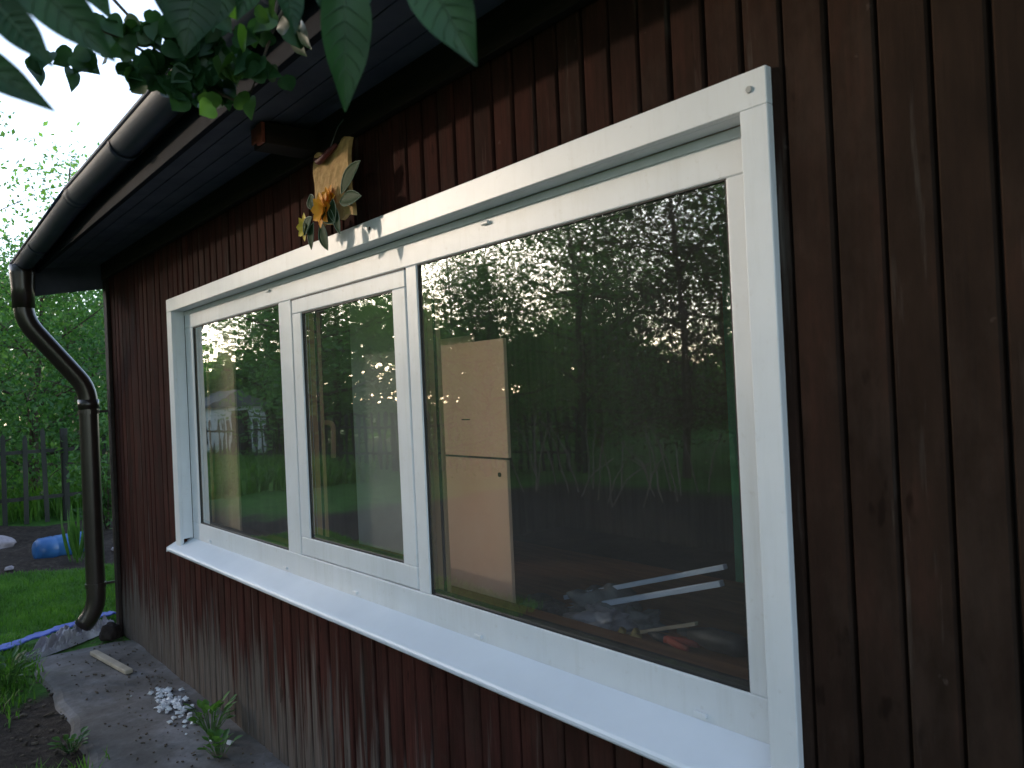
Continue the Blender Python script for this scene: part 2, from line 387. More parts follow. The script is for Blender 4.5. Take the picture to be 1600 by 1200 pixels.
MB().box(HX0-.035, HX0+.052, -.004, .018, -.06, 2.40).box(HX0-.04, HX0-.021, .018, .12, -.06, 2.40).build("corner_board", M['dark_wood'], house, .003)
MB().box(HX0-.03, HX1+.03, -.012, .017, 2.405, 2.52).build("frieze_board", M['dark_wood'], house, .003)
# eaves
mb = MB(); 
for k in range(4):          # soffit planks running along the wall
    y0 = -.012 - k*.088; y1 = y0 - .082
    z0 = 2.512 - k*.010
    mb.extr_x([(y0, z0), (y1, z0-.008), (y1, z0+.014), (y0, z0+.022)], HX0-.1, HX1+.1)
mb.build("soffit", M['soffit'], house, .002)
MB().box(HX0-.1, HX1+.1, -.392, -.368, 2.445, 2.56).build("fascia", M['fascia'], house, .003)
MB().extr_x([(.13, 2.375), (-.425, 2.285), (-.425, 2.53), (.13, 2.68)], HX0-.125, HX0-.102).build("barge_board", M['soffit'], house, .003)
MB().extr_x([(-.44, 2.575), (2.1, 3.28), (2.1, 3.31), (-.44, 2.605)], HX0-.18, HX1+.18).extr_x([(4.65, 2.575), (2.1, 3.28), (2.1, 3.31), (4.65, 2.605)], HX0-.18, HX1+.18).build("roof", M['roof'], house)
for xa in (HX0+.01, HX1-.03):
    MB().extr_x([(.05, 2.50), (4.15, 2.50), (4.15, 2.70), (2.1, 3.27), (.05, 2.70)], xa, xa+.02).build("gable", M['dark_wood'], house)
rt = MB().box(-2.72, -2.61, -.205, -.014, 2.412, 2.487).build("rafter_tail", M['dark_wood'], house, .003)
MB().box(-2.664, -2.612, -.220, -.206, 2.414, 2.486).build("end_block", M['red_end'], rt, .004)['label'] = "red painted end of the rafter"
MB().box(-2.722, -2.672, -.214, -.206, 2.430, 2.486).build("end_block", M['red_end'], rt, .004)['label'] = "second, narrower red painted block on the rafter end"
# gutter: half round, in two lengths, the far one tilting down to the outlet
def gutter_len(x0, z0, x1, z1, r=.062, yc=-.462, th=.004, n=16):
    vs = []; fs = []; st = 30
    for i in range(st+1):
        u = i/st; x = x0+(x1-x0)*u; z = z0+(z1-z0)*u + .004*math.sin(u*9)
        for rr in (r, r-th):
            for k in range(n+1):
                a = math.pi + math.pi*k/n
                vs.append((x, yc+rr*math.cos(a), z+rr*math.sin(a)*1.05))
    m_ = 2*(n+1)
    for i in range(st):
        for k in range(n):
            fs.append((i*m_+k, i*m_+k+1, (i+1)*m_+k+1, (i+1)*m_+k)); fs.append((i*m_+n+1+k, (i+1)*m_+n+1+k, (i+1)*m_+n+2+k, i*m_+n+2+k))
        fs.append((i*m_, (i+1)*m_, (i+1)*m_+n+1, i*m_+n+1)); fs.append((i*m_+n, i*m_+2*n+1, (i+1)*m_+2*n+1, (i+1)*m_+n))
    return MB().add(vs, fs)
gz1, gz0 = 2.585, 2.50
a = gutter_len(-4.28, gz1-.002, HX1+.15, gz1+.03); b = gutter_len(-6.10, gz0, -4.28, gz1-.004)
a.add(b.v, b.f)
n_ = 16; vs = [(-6.101, -.462+.062*math.cos(math.pi+math.pi*k/n_), gz0+.065*math.sin(math.pi+math.pi*k/n_)) for k in range(n_+1)]
a.add(vs, [tuple(range(n_+1))])
gut = a.build("gutter", M['gutter'], house, 0, True)
mb = MB()                    # rolled outer bead
mb.tube([(-6.1, -.526, gz0+.002), (-4.28, -.526, gz1-.002)], .008, 8).tube([(-4.28, -.526, gz1), (HX1+.15, -.526, gz1+.032)], .008, 8)
mb.build("bead", M['gutter'], gut, 0, True)
gutter_len(-4.33, gz1-.003, -4.22, gz1+.002, .0655).build("coupler", M['gutter'], gut, 0, True)
gutter_len(-1.95, gz1+.012, -1.85, gz1+.014, .0655).build("coupler", M['gutter'], gut, 0, True)
for x in (-5.4, -3.4, -2.4, -.9, .1, 1.1):
    zz = gz1 if x > -4.3 else gz0 + (gz1-gz0)*(x+6.1)/1.82
    gutter_len(x-.012, zz-.003, x+.012, zz-.003, .0645).build("bracket", M['gutter'], gut, 0, True)
# downpipe
def bend(pts, rad, n=5):
    out = [Vector(pts[0])]
    for i in range(1, len(pts)-1):
        p0, p, p1 = Vector(pts[i-1]), Vector(pts[i]), Vector(pts[i+1])
        a = p + (p0-p).normalized()*rad; c = p + (p1-p).normalized()*rad
        for k in range(n+1):
            u = k/n; out.append(a*(1-u)**2 + p*2*u*(1-u) + c*u*u)
    return out + [Vector(pts[-1])]
dp_pts = bend([(-6.0, -.475, gz0-.05), (-6.0, -.475, 2.12), (-5.995, -.118, 1.66), (-5.995, -.118, .16), (-6.03, -.20, .05)], .10)
dp = MB().tube(dp_pts, .060, 22).build("downpipe", M['pipe'], house, 0, True)
MB().tube([(-6.0, -.475, gz0-.02), (-6.0, -.475, gz0-.075), (-6.0, -.475, 2.33), (-6.0, -.475, 2.20)], [.074, .074, .067, .066], 22).build("outlet", M['pipe'], dp, 0, True)
for z in (1.50, .32):
    MB().tube([(-5.995, -.118, z-.014), (-5.995, -.118, z+.014)], .066, 20).box(-6.0, -5.985, -.054, .0, z-.008, z+.008).build("bracket", M['pipe'], dp)
MB().tube([(-5.995, -.118, 1.585), (-5.995, -.118, 1.52)], .066, 20).build("collar", M['pipe'], dp, 0, True)

# ------------------------------------------------------------------ window
FY = .07
mb = MB()
mb.box(-4.47, -.866, FY, .098, 1.935, 2.031)      # head
mb.box(-4.47, -.866, FY, .098, .775, .879)        # bottom
mb.box(-4.47, -4.35, FY, .098, .879, 1.935); mb.box(-.953, -.866, FY, .098, .879, 1.935)
mb.box(-3.21, -3.085, FY, .098, .879, 1.935); mb.box(-2.19, -2.125, FY, .098, .879, 1.935)
win = mb.build("window", M['pvc'], house, .004, seg=3); win['label'] = "white plastic window with two narrow panes and one large pane"
def ring(x0, x1, z0, z1, wd, y0, y1):
    return MB().box(x0, x1, y0, y1, z1-wd, z1).box(x0, x1, y0, y1, z0, z0+wd).box(x0, x0+wd, y0, y1, z0+wd, z1-wd).box(x1-wd, x1, y0, y1, z0+wd, z1-wd)
# thin ledge line along the head (extension profile)
MB().box(-4.468, -.868, FY-.004, FY-.0005, 2.008, 2.029).build("extension_profile", M['pvc'], win, .0012)
# sash, proud of the frame
sx0, sx1, sz0, sz1 = -3.070, -2.193, .884, 1.929
ox0, ox1, oz0, oz1 = -2.988, -2.276, .957, 1.872
SY = .0675
sash = MB().box(sx0, sx1, SY, .128, oz1, sz1).box(sx0, sx1, SY, .128, sz0, oz0).box(sx0, ox0, SY, .128, oz0, oz1).box(ox1, sx1, SY, .128, oz0, oz1).build("sash", M['pvc'], win, .004, seg=3)
MB().box(-3.0845, -3.0705, .0800, .09, .884, 1.928).build("sash_gap", M['gasket'], win)
MB().box(-3.0845, -2.195, .0690, .09, 1.9292, 1.9348).build("sash_seal", M['gasket'], win)
panes = [(-4.35, -3.21, .879, 1.935, .081), (ox0, ox1, oz0, oz1, .079), (-2.125, -.953, .879, 1.937, .081)]
for (x0, x1, z0, z1, gy) in panes:
    MB().add([(x0, gy, z0), (x1, gy, z0), (x1, gy, z1), (x0, gy, z1)], [(0, 1, 2, 3)]).build("glass_pane", M['glass'], win)
    ring(x0-.002, x1+.002, z0-.002, z1+.002, .007, gy-.006, gy-.001).build("gasket", M['gasket'], win)
    for xa in (x0, x1-.010): MB().box(xa, xa+.010, gy+.003, gy+.015, z0+.016, z1-.012).build("spacer", M['spacer'], win)
    for za, zb in ((z0, z0+.0155), (z1-.0115, z1)): MB().box(x0, x1, gy+.003, gy+.015, za, zb).build("spacer", M['gasket'], win)
    # laminate on the room side, in two steps with a dark seal between
    ring(x0-.06, x1+.06, z0-.14, z1+.12, .061, .1015, .1235).build("inner_frame", M['oak_pvc'], win, .002)
    ring(x0-.06, x1+.06, z0-.14, z1+.12, .061, .1240, .1340).build("inner_seal", M['gasket'], win)
    ring(x0-.06, x1+.06, z0-.14, z1+.12, .066, .1345, .1490).build("inner_frame", M['oak_pvc'], win, .002)
hd = MB().tube(bend([(-3.015, .149, 1.418), (-3.015, .205, 1.422), (-3.028, .205, 1.27)], .035), .011, 10).build("window_handle", M['oak_pvc'], win, 0, True)
# casing, mitred into the sill; its lining runs back to the frame
cas = MB().box(WX0, WX1, 0, .0195, 2.031, 2.102).box(WX0, -4.47, 0, .0195, .735, 2.031).box(-.866, WX1, 0, .0195, .735, 2.031)
cas.box(WX0+.055, WX1-.035, .0195, FY-.0008, 2.031, 2.072).box(-4.50, -4.4705, .0195, FY-.0008, .79, 2.031).box(-.8655, -.842, .0195, FY-.0008, .79, 2.031)
cas.build("casing", M['pvc'], win, .0025)
# sloping sill in two lengths with a rolled nose
def sill(x0, x1, dz=0):
    pr = [(FY-.001, .788), (-.020, .742), (-.030, .7355), (-.0345, .729), (-.0345, .721), (-.030, .715), (-.023, .713), (-.018, .716), (-.017, .722), (-.014, .731), (FY-.001, .774)]
    return MB().extr_x([(y-dz*.5, z+dz) for y, z in pr], x0, x1)
s = sill(-4.60, -2.62); t_ = sill(-2.617, -.79, .0012); s.add(t_.v, t_.f)
sl_ = s.build("sill", M['steel_white'], win)
MB().extr_x([(FY-.001, .7895), (-.0350, .737), (-.0372, .713), (-.017, .7125), (-.014, .7305), (FY-.001, .773)], -4.607, -4.6005).build("end_cap", M['pvc'], sl_, .001)
def cap(x, z=.803):
    m_ = MB(); m_.box(x-.017, x+.017, FY-.010, FY-.0005, z-.005, z+.006)
    return m_.build("drain_cap", M['pvc'], win, .003)
for x in (-4.20, -3.24, -2.62, -1.87, -1.075): cap(x)
cap(-3.3, 1.985 + .012); cap(-1.75, 1.995)
MB().tube([(-.842, -.0005, 2.066), (-.842, -.004, 2.066)], [.007, .006], 14).build("screw_cap", M['screw'], win)
MB().tube([(-2.285, -.0005, 2.074), (-2.285, -.003, 2.074)], [.006, .005], 12).build("screw_cap", M['tool_dark'], win)
# inner window board
MB().box(-4.6, -.75, .162, .305, .80, .83).build("window_board", M['bench'], house, .004)

# ------------------------------------------------------------------ things seen through the glass
def slab(name, x0, x1, y, z0, z1, m, label, cat, th=.012, rot=0):
    return tag(MB().box(x0, x1, y, y+th, z0, z1).build(name, m, None, .002), label, cat)
hb = MB().box(-2.60, -2.055, .35, .364, .781, 1.285).box(-2.60, -2.045, .35, .364, 1.293, 1.695).build("hardboard_panel", M['board'], None, .002)
tag(hb, "tall beige hardboard sheet with a dark seam standing behind the large pane", "board")
MB().box(-2.59, -2.06, .356, .361, 1.2855, 1.2925).build("seam", M['tool_dark'], hb)
MB().tube([(-2.095, .3495, 1.235), (-2.095, .347, 1.235)], .008, 10).build("knot_hole", M['tool_dark'], hb)
MB().box(-2.30, -2.25, .3485, .3495, 1.42, 1.424).build("pencil_mark", M['tool_dark'], hb)
slab("plywood_sheet", -4.75, -4.05, .175, .835, 2.15, M['tan'], "tan plywood sheet standing upright behind the left hand pane", "board")
slab("grey_board", -3.58, -2.97, .60, .781, 2.05, M['greyboard'], "flat grey board standing behind the opening middle pane", "board")
tb = slab("cardboard_strip", -2.9, -2.55, .60, 1.70, 1.75, M['tan'], "small tan strip of card just above the hardboard sheet", "cardboard")
bench = empty("workbench", (-1.4, .7, .12), "brown wooden workbench just inside the large pane", "workbench")
MB().box(-3.7, -.55, .31, 1.15, .74, .78).build("bench_top", M['bench'], bench, .004)
for x in (-3.6, -.65):
    for y in (.38, 1.08): MB().box(x-.035, x+.035, y-.035, y+.035, .12, .739).build("leg", M['bench'], bench, .003)
pr = MB().obox((-1.66, .53, .902), (.66, 0, .20), (0, .02, 0), (-.004, 0, .014)).build("trim_strip", M['profile'], None, .002); tag(pr, "upper of two pale blue white trim strips leaning on the workbench", "trim strip", "pale trim strips")
pr = MB().obox((-1.63, .47, .872), (.66, 0, .20), (0, .02, 0), (-.005, 0, .016)).build("trim_strip", M['profile'], None, .002); tag(pr, "lower of two pale blue white trim strips leaning on the workbench", "trim strip", "pale trim strips")
def lump(name, c, r, m, label, cat, sd=1, sc=(1, 1, .6), amp=.35):
    bm = bmesh.new(); bmesh.ops.create_icosphere(bm, subdivisions=4, radius=1)
    from mathutils import noise as nz
    for v in bm.verts:
        d = nz.noise(v.co*1.6+Vector((sd, 0, 0)))*amp + nz.noise(v.co*4+Vector((0, sd, 0)))*amp*.5 + nz.noise(v.co*9+Vector((0, sd, 0)))*amp*.25
        v.co = Vector((v.co.x*sc[0], v.co.y*sc[1], v.co.z*sc[2]))*(1+d)*r
        if v.co.z < -r*.25: v.co.z = -r*.25
    me = bpy.data.meshes.new(name); bm.to_mesh(me); bm.free(); me.materials.append(m)
    for p in me.polygons: p.use_smooth = True
    o = link(name, me); o.location = (c[0], c[1], c[2]+r*.25); tag(o, label, cat); return o
lump("work_cloth", (-1.80, .52, .78), .10, M['tool_grey'], "crumpled grey cloth on the workbench next to the hardboard sheet", "cloth", 3, (1.3, 1, .6), .6)
lump("plastic_bag", (-1.72, .42, .78), .07, M['film'], "small crumpled grey plastic bag among the tools on the workbench", "bag", 5, (1.2, 1, .5), .8)
st = MB().obox((-1.50, .43, .815), (.28, .0, .09), (0, .014, 0), (0, 0, .010)).build("thin_lath", M['stick'], None, .002); tag(st, "thin pale lath lying over the tools below the trim strips", "lath")
lump("rag", (-1.98, .42, .78), .06, M['tool_dark'], "small dark rag at the foot of the hardboard sheet", "rag", 9, (1.5, 1, .5), .6)
lump("putty_lump", (-1.63, .50, .78), .05, M['tool_grey'], "grey lump of wrapping behind the brass fittings", "wrapping", 12, (1.6, 1, .7), .7)
pl = empty("pliers", (-1.42, .42, .78), "pair of pliers with red grips on the workbench", "pliers")
MB().tube([(-1.46, .42, .80), (-1.41, .40, .80), (-1.36, .385, .80)], [.010, .011, .009], 8).tube([(-1.46, .41, .80), (-1.41, .43, .80), (-1.36, .435, .80)], [.010, .011, .009], 8).build("grip", M['red_plastic'], pl, 0, True)
MB().tube([(-1.46, .415, .80), (-1.50, .42, .80), (-1.53, .425, .80)], [.014, .012, .004], 8).build("jaw", M['tool_dark'], pl, 0, True)
for k, (x, y) in enumerate([(-1.60, .38), (-1.565, .40), (-1.53, .37)]):
    tag(MB().tube([(x, y, .78), (x, y, .788), (x, y, .790), (x+.012, y, .808)], [.017, .017, .011, .011], 12).build("brass_fitting", M['brass'], None, 0, True), ["brass pipe fitting on the workbench, left one of three", "brass pipe fitting on the workbench, middle one of three", "brass pipe fitting on the workbench nearest the red pliers"][k], "fitting", "brass fittings")
dr = empty("power_drill", (-1.27, .45, .78), "dark cordless drill lying at the right end of the tools", "drill")
MB().tube([(-1.40, .45, .82), (-1.33, .45, .82), (-1.25, .45, .82), (-1.22, .45, .82)], [.016, .030, .030, .022], 14).build("body", M['tool_dark'], dr, 0, True)
MB().tube([(-1.26, .45, .81), (-1.24, .53, .81)], [.02, .022], 10).build("handle", M['tool_dark'], dr, 0, True)
MB().tube([(-1.40, .45, .82), (-1.44, .45, .82)], [.012, .010], 10).build("chuck", M['tool_grey'], dr, 0, True)
gp = empty("green_door", (-1.5, 1.17, .12), "green painted plank door standing inside at the right of the large pane", "door")
for k in range(4): MB().box(-1.745+k*.125, -1.627+k*.125, 1.16, 1.182, .12, 2.1).build("plank", M['green_board'], gp, .004)
MB().box(-1.73, -1.27, 1.183, 1.205, .5, .6).box(-1.73, -1.27, 1.183, 1.205, 1.7, 1.8).build("ledge", M['green_board'], gp, .003)

# ------------------------------------------------------------------ ornament hanging above the window
orn = empty("wall_ornament", (-2.44, -.05, 2.06), "woven straw wall plaque with an orange artificial flower and grey green leaves above the window", "wall ornament")
def plaque():
    vs = []; fs = []; n = 14; k = 12
    for face, y0 in ((0, -.060), (1, -.046)):
        for i in range(n+1):
            for j in range(k+1):
                u = i/n; v = j/k
                top = 2.372 - .055*math.sin(u*math.pi*1.0)*0 - .03*math.exp(-((u-.45)/.18)**2)
                x = -2.545 + .262*u + .004*math.sin(v*14) + (1-v)*.03*(1-u)*1.0
                z = 2.118 + (top-2.118)*v + .006*math.sin(u*17)*(1 if j in (0, k) else 0)
                vs.append((x, y0 + (.002*math.sin(u*60)*math.sin(v*50) if face == 0 else 0) - .012*math.sin(v*3), z))
    m_ = k+1; o = (n+1)*m_
    for i in range(n):
        for j in range(k):
            a_ = i*m_+j; fs.append((a_, a_+m_, a_+m_+1, a_+1)); fs.append((o+a_, o+a_+1, o+a_+m_+1, o+a_+m_))
        a_ = i*m_; fs.append((a_, o+a_, o+a_+m_, a_+m_)); a_ = i*m_+k; fs.append((a_, a_+m_, o+a_+m_, o+a_))
    for j in range(k):
        fs.append((j, j+1, o+j+1, o+j)); a_ = n*m_+j; fs.append((a_, o+a_, o+a_+1, a_+1))
    return MB().add(vs, fs)
plaque().build("straw_panel", M['straw'], orn)
MB().tube(bend([(-2.53, -.066, 2.355), (-2.46, -.085, 2.325), (-2.41, -.085, 2.335), (-2.36, -.07, 2.36)], .02), [.006]+[.011]*12+[.006], 8).build("ribbon", M['rope'], orn, 0, True)
MB().tube([(-2.415, -.062, 2.37), (-2.41, -.035, 2.44), (-2.41, -.012, 2.47)], .002, 6).build("hanging_string", M['tool_grey'], orn)
def leafshape(mb, base, tip, normal, width, n=8, fold=.25, curl=.08, heart=False, wav=0):
    base = Vector(base); tip = Vector(tip); d = tip-base; L = d.length; d.normalize()
    normal = Vector(normal); s_ = d.cross(normal).normalized(); nn = s_.cross(d).normalized()
    rows = []
    for i in range(n+1):
        u = i/n
        if heart: wd = width*max(0, math.sin(math.pi*u**.60))**.72*(1-.45*max(0, (u-.6)/.4)**1.3)
        else: wd = width*math.sin(math.pi*u)**.8
        if i == n: wd = 0
        if i == 0: wd = width*.30 if heart else 0
        mid = base + d*L*u + nn*(-curl*L*u*u)
        lft = mid - s_*wd*.5 + nn*(fold*wd*.5 + wav*math.sin(u*9)*wd) - (d*L*.06*(1-u) if heart else d*0)
        rgt = mid + s_*wd*.5 + nn*(fold*wd*.5 + wav*math.sin(u*8+2)*wd) - (d*L*.06*(1-u) if heart else d*0)
        rows.append((lft, (lft+mid)/2 - nn*.03*wd, mid, (rgt+mid)/2 - nn*.03*wd, rgt))
    vs = [v for r in rows for v in r]; fs = []
    for i in range(n):
        for k in range(4): fs.append((i*5+k, i*5+k+1, (i+1)*5+k+1, (i+1)*5+k))
    mb.add(vs, fs)
    return rows
def petals(c, r, n, m, name, face=(0, -1, 0), sd=0):
    mb = MB(); c = Vector(c)
    for ringk, (rr, off) in enumerate(((r, 0), (r*.7, .4))):
        for k in range(n):
            a_ = 2*math.pi*(k+off)/n + sd
            d = Vector((math.cos(a_), -.35-.5*ringk, math.sin(a_)))
            leafshape(mb, c, c+d*rr, Vector((0, -1, 0)) + d*.3, r*.62, 5, .3, .1)
    mb.build(name, m, orn, 0, True)
petals((-2.425, -.085, 2.155), .062, 7, M['petal'], "flower")
petals((-2.40, -.075, 2.19), .045, 6, M['petal'], "flower", sd=1)
petals((-2.60, -.07, 2.13), .05, 6, M['petal_y'], "flower", sd=.5)
def fab_leaf(b, t, wd):
    mb = MB(); rows = leafshape(mb, b, t, (.1, -1, .15), wd, 8, .25, .05)
    lf = mb.build("leaf", M['fabric_leaf'], orn, 0, True)
    sd = lf.modifiers.new('t', 'SOLIDIFY'); sd.thickness = .001
    rm = MB()
    for side in (0, 4): rm.tube([r[side]+Vector((0, -.001, 0)) for r in rows], .0014, 5)
    rm.build("leaf_rim", M['leaf_rim'], lf)
for b_, t_, w_ in [((-2.33, -.075, 2.19), (-2.215, -.07, 2.272), .062), ((-2.34, -.075, 2.165), (-2.20, -.08, 2.155), .05), ((-2.36, -.08, 2.15), (-2.34, -.085, 2.06), .035),
                   ((-2.46, -.085, 2.12), (-2.43, -.085, 2.02), .048), ((-2.52, -.085, 2.13), (-2.565, -.08, 2.045), .045), ((-2.52, -.09, 2.15), (-2.60, -.09, 2.10), .05),
                   ((-2.44, -.09, 2.16), (-2.36, -.09, 2.10), .05), ((-2.50, -.09, 2.17), (-2.53, -.09, 2.23), .045), ((-2.37, -.085, 2.18), (-2.36, -.09, 2.10), .045)]:
    fab_leaf(b_, t_, w_)

# ------------------------------------------------------------------ foliage
def leaf_cloud(name, pts, per, spread, size, m, seed, parent=None, asp=.55, droop=.3):
    r = np.random.default_rng(seed); pts = np.array(pts, dtype=float)
    n = len(pts)*per
    c = np.repeat(pts, per, 0) + r.normal(0, 1, (n, 3))*spread
    d = r.normal(0, 1, (n, 3)); d[:, 2] -= droop; d /= np.linalg.norm(d, axis=1)[:, None]
    u = r.normal(0, 1, (n, 3)); u[:, 2] += .8; s_ = np.cross(d, u); s_ /= np.linalg.norm(s_, axis=1)[:, None]
    nn = np.cross(s_, d)
    L = size*r.uniform(.6, 1.25, (n, 1))
    v = np.stack([c, c + d*L*.45 + s_*L*asp*.5 + nn*L*.08, c + d*L, c + d*L*.45 - s_*L*asp*.5 + nn*L*.08], 1).reshape(-1, 3)
    me = bpy.data.meshes.new(name)
    me.vertices.add(len(v)); me.vertices.foreach_set('co', v.ravel())
    me.loops.add(4*n); me.loops.foreach_set('vertex_index', np.arange(4*n, dtype=np.int32))
    me.polygons.add(n); me.polygons.foreach_set('loop_start', np.arange(0, 4*n, 4, dtype=np.int32)); me.polygons.foreach_set('loop_total', np.full(n, 4, dtype=np.int32))
    me.update(calc_edges=True); me.materials.append(m)
    return link(name, me, parent, False)
def make_tree(h, rad, seed, m, label, cat, base_z=.25, n_limb=16, per=26, size=.10, spread=.24, lean=0, sub=5, trunk_r=.10, group=None, name="tree"):
    rd = random.Random(seed)
    root = empty(name, (0, 0, 0), label, cat, group)
    mb = MB(); pts = []
    tp = [Vector((lean*u*h + .12*math.sin(u*5+seed), .12*math.sin(u*4+seed*2), h*.92*u)) for u in [k/8 for k in range(9)]]
    mb.tube(tp, [trunk_r*(1-.85*k/8) for k in range(9)], 8)
    for i in range(n_limb):
        u = base_z + (.97-base_z)*i/(n_limb-1); k = u*8; a0 = tp[min(8, int(k))].lerp(tp[min(8, int(k)+1)], k-int(k))
        a_ = i*2.4 + rd.uniform(-.4, .4)
        ext = rad*(.55 + .6*math.sin(math.pi*min(1, .18+.8*(u-base_z)/(1-base_z))))*rd.uniform(.6, 1.15)
        d = Vector((math.cos(a_), math.sin(a_), rd.uniform(.05, .6)))
        pp = [a0 + d*ext*q + Vector((0, 0, .12*math.sin(q*3+i))) for q in (0, .3, .6, 1)]
        rr = trunk_r*(1-.8*u)*.5
        mb.tube(pp, [rr, rr*.7, rr*.45, rr*.15], 5)
        for q in range(sub):
            f = rd.uniform(.3, 1.0); j = pp[0].lerp(pp[3], f)
            e = j + Vector((rd.uniform(-1, 1), rd.uniform(-1, 1), rd.uniform(-.5, .7)))*ext*.38
            mb.tube([j, (j+e)/2 + Vector((0, 0, .03)), e], [rr*.35, rr*.22, rr*.08], 4, False)
            pts.append(e); pts.append((j+e)/2)
        pts.append(pp[3])
    mb.v = [tuple(v) for v in mb.v]
    me = mb.mesh("trunk"); me.materials.append(M['bark']); link("trunk", me, root, False)
    leaf_cloud("crown", pts, per, spread, size, m, seed, root)
    return root
def copy_tree(src, loc, rz, s, label, group=None):
    c = src.copy(); COL.objects.link(c); c.location = loc; c.rotation_euler.z = rz; c.scale = (s, s, s); c['label'] = label
    if group: c['group'] = group
    for ch in src.children:
        d = ch.copy(); COL.objects.link(d); d.parent = c
    return c
GR = "garden trees mirrored in the window"
t1 = make_tree(7.0, 1.7, 3, M['leaf_tree'], "", "tree", .12, 28, 62, .085, .32, group=GR, name="leafy_tree")
t2 = make_tree(6.2, 1.9, 8, M['leaf_apple'], "", "tree", .10, 30, 58, .085, .34, group=GR, name="leafy_tree")
t3 = make_tree(7.6, 1.3, 5, M['leaf_dark'], "", "tree", .10, 30, 46, .08, .36, group=GR, name="dark_tree", trunk_r=.08)
spots = [(t1, -8.3, -10.6, .3, 1.0, "leafy tree beyond the dug plot, mirrored in the middle of the large pane"),
         (t2, -11.6, -9.8, 1.2, 1.05, "broad light green tree mirrored behind the hardboard sheet"),
         (t3, -8.0, -8.6, .8, .95, "tall dark conifer mirrored in the right half of the large pane"),
         (t1, -16.3, -6.3, 2.2, 1.1, "leafy tree mirrored at the left edge of the large pane"),
         (t2, -6.0, -10.5, 4.0, 1.0, "broad tree mirrored at the right edge of the large pane"),
         (t2, -13.5, -8.6, 1.1, .76, "low bushy young tree in the gap where the evening sun comes through"),
         (t2, -11.3, -7.3, 2.9, .66, "lowest bushy young tree nearest the plot, mirrored above the hardboard sheet"),
         (t1, -17.8, -7.6, 4.4, 1.0, "leafy tree mirrored in the opening middle pane"),
         (t2, -23.0, -9.2, 2.9, 1.0, "broad tree mirrored in the left hand pane"),
         (t1, -3.6, -8.5, 5.1, 1.05, "leafy tree behind the photographer towards the plot"),
         (t2, -.6, -7.2, 1.9, 1.1, "broad tree straight behind the photographer"),
         (t1, -10.2, -14.5, .9, 1.25, "tall leafy tree in the back row, mirrored above the hardboard sheet"),
         (t2, -14.5, -13.5, 3.9, 1.25, "broad tall tree at the back of the garden"),
         (t1, -6.2, -15, 2.7, 1.25, "tall leafy tree in the back row to the right")]
used = set()
for src, x, y, rz, s, lb in spots:
    if src.name not in used:
        used.add(src.name); src.location = (x, y, G); src.rotation_euler.z = rz; src.scale = (s, s, s); src['label'] = lb
    else: copy_tree(src, (x, y, G), rz, s, lb, GR)
# trees seen directly, beyond the fence at the left
GD = "trees beyond the fence"
d1 = make_tree(5.0, 1.8, 21, M['leaf_apple'], "bushy green tree beyond the fence with branches down to the pickets", "tree", .10, 26, 44, .11, .30, group=GD, name="bushy_tree")
d1.location = (-14.8, .9, G); d1.scale = (.86,)*3
copy_tree(d1, (-16.5, 3.4, G), 2.0, .82, "bushy green tree seen under the eave next to the house corner", GD)
copy_tree(d1, (-13.6, -.9, G), 4.0, .74, "bushy green tree at the left edge of the picture", GD)
d2 = make_tree(7.6, 1.7, 33, M['leaf_tree'], "tall thin tree with sparse top leaves against the white sky", "tree", .30, 20, 8, .13, .34, group=GD, name="tall_tree")
d2.location = (-19, -.2, G); d2.scale = (1.05,)*3
copy_tree(d2, (-18.6, -11.6, G), 2.0, .95, "thin sparse tree added to dapple the evening sun, between fuller trees", GR)  # added so its loose leaves break up the low sun
copy_tree(d2, (-21, 2.6, G), 1.0, 1.05, "tall sparse tree farther back behind the bushy trees", GD)
for k, (x, y) in enumerate([(-24, -3), (-25, 1), (-26, 5), (-23, -8), (-17.5, -17)]):
    copy_tree(d1, (x, y, G), k*1.3, 1.15, ["far bushy tree closing the garden, left of the sparse trees", "far bushy tree straight behind the sparse trees", "far bushy tree hidden in part by the house corner", "far bushy tree mirrored low in the left hand pane", "far bushy tree at the back corner of the garden"][k], GD)
def far_wood():
    r = random.Random(6); pts = []
    for k in range(1500):
        a_ = R_(r.uniform(150, 262)); d_ = r.uniform(26, 31); top = 3.4 + .9*math.sin(a_*9) + .6*math.sin(a_*23)
        pts.append((d_*math.cos(a_), d_*math.sin(a_), G + r.uniform(0, 1)**.8*top))
    o = leaf_cloud("far_wood", pts, 40, .45, .34, M['leaf_tree'], 77, None, .7)
    tag(o, "dark belt of far trees and bushes closing off the garden", "woods", kind='stuff')
far_wood()
def leaf_bush(name, loc, rx, ry, h, n, per, size, m, label, cat, seed, group=None, stems=14, asp=.5, spread=.1):
    rd = random.Random(seed); root = empty(name, loc, label, cat, group); mb = MB(); pts = []
    for i in range(stems):
        a_ = rd.uniform(0, 6.28); e = Vector((math.cos(a_)*rx*rd.uniform(.2, 1), math.sin(a_)*ry*rd.uniform(.2, 1), h*rd.uniform(.6, 1)))
        mid = e*.5 + Vector((0, 0, .1*h)); mb.tube([(0, 0, 0), mid, e], [.008, .006, .003], 5, False)
        for q in range(max(1, n//stems)): pts.append(Vector((0, 0, 0)).lerp(e, rd.uniform(.25, 1)) + Vector((rd.uniform(-1, 1)*rx, rd.uniform(-1, 1)*ry, 0))*.3)
    me = mb.mesh("stem"); me.materials.append(M['bark']); link("stem", me, root, False)
    leaf_cloud("foliage", pts, per, spread, size, m, seed, root, asp); return root
leaf_bush("garden_shrub", (-12.9, 1.55, G), .7, .6, 1.9, 90, 22, .09, M['herb'], "dense shrub against the house corner behind the downpipe", "shrub", 4)
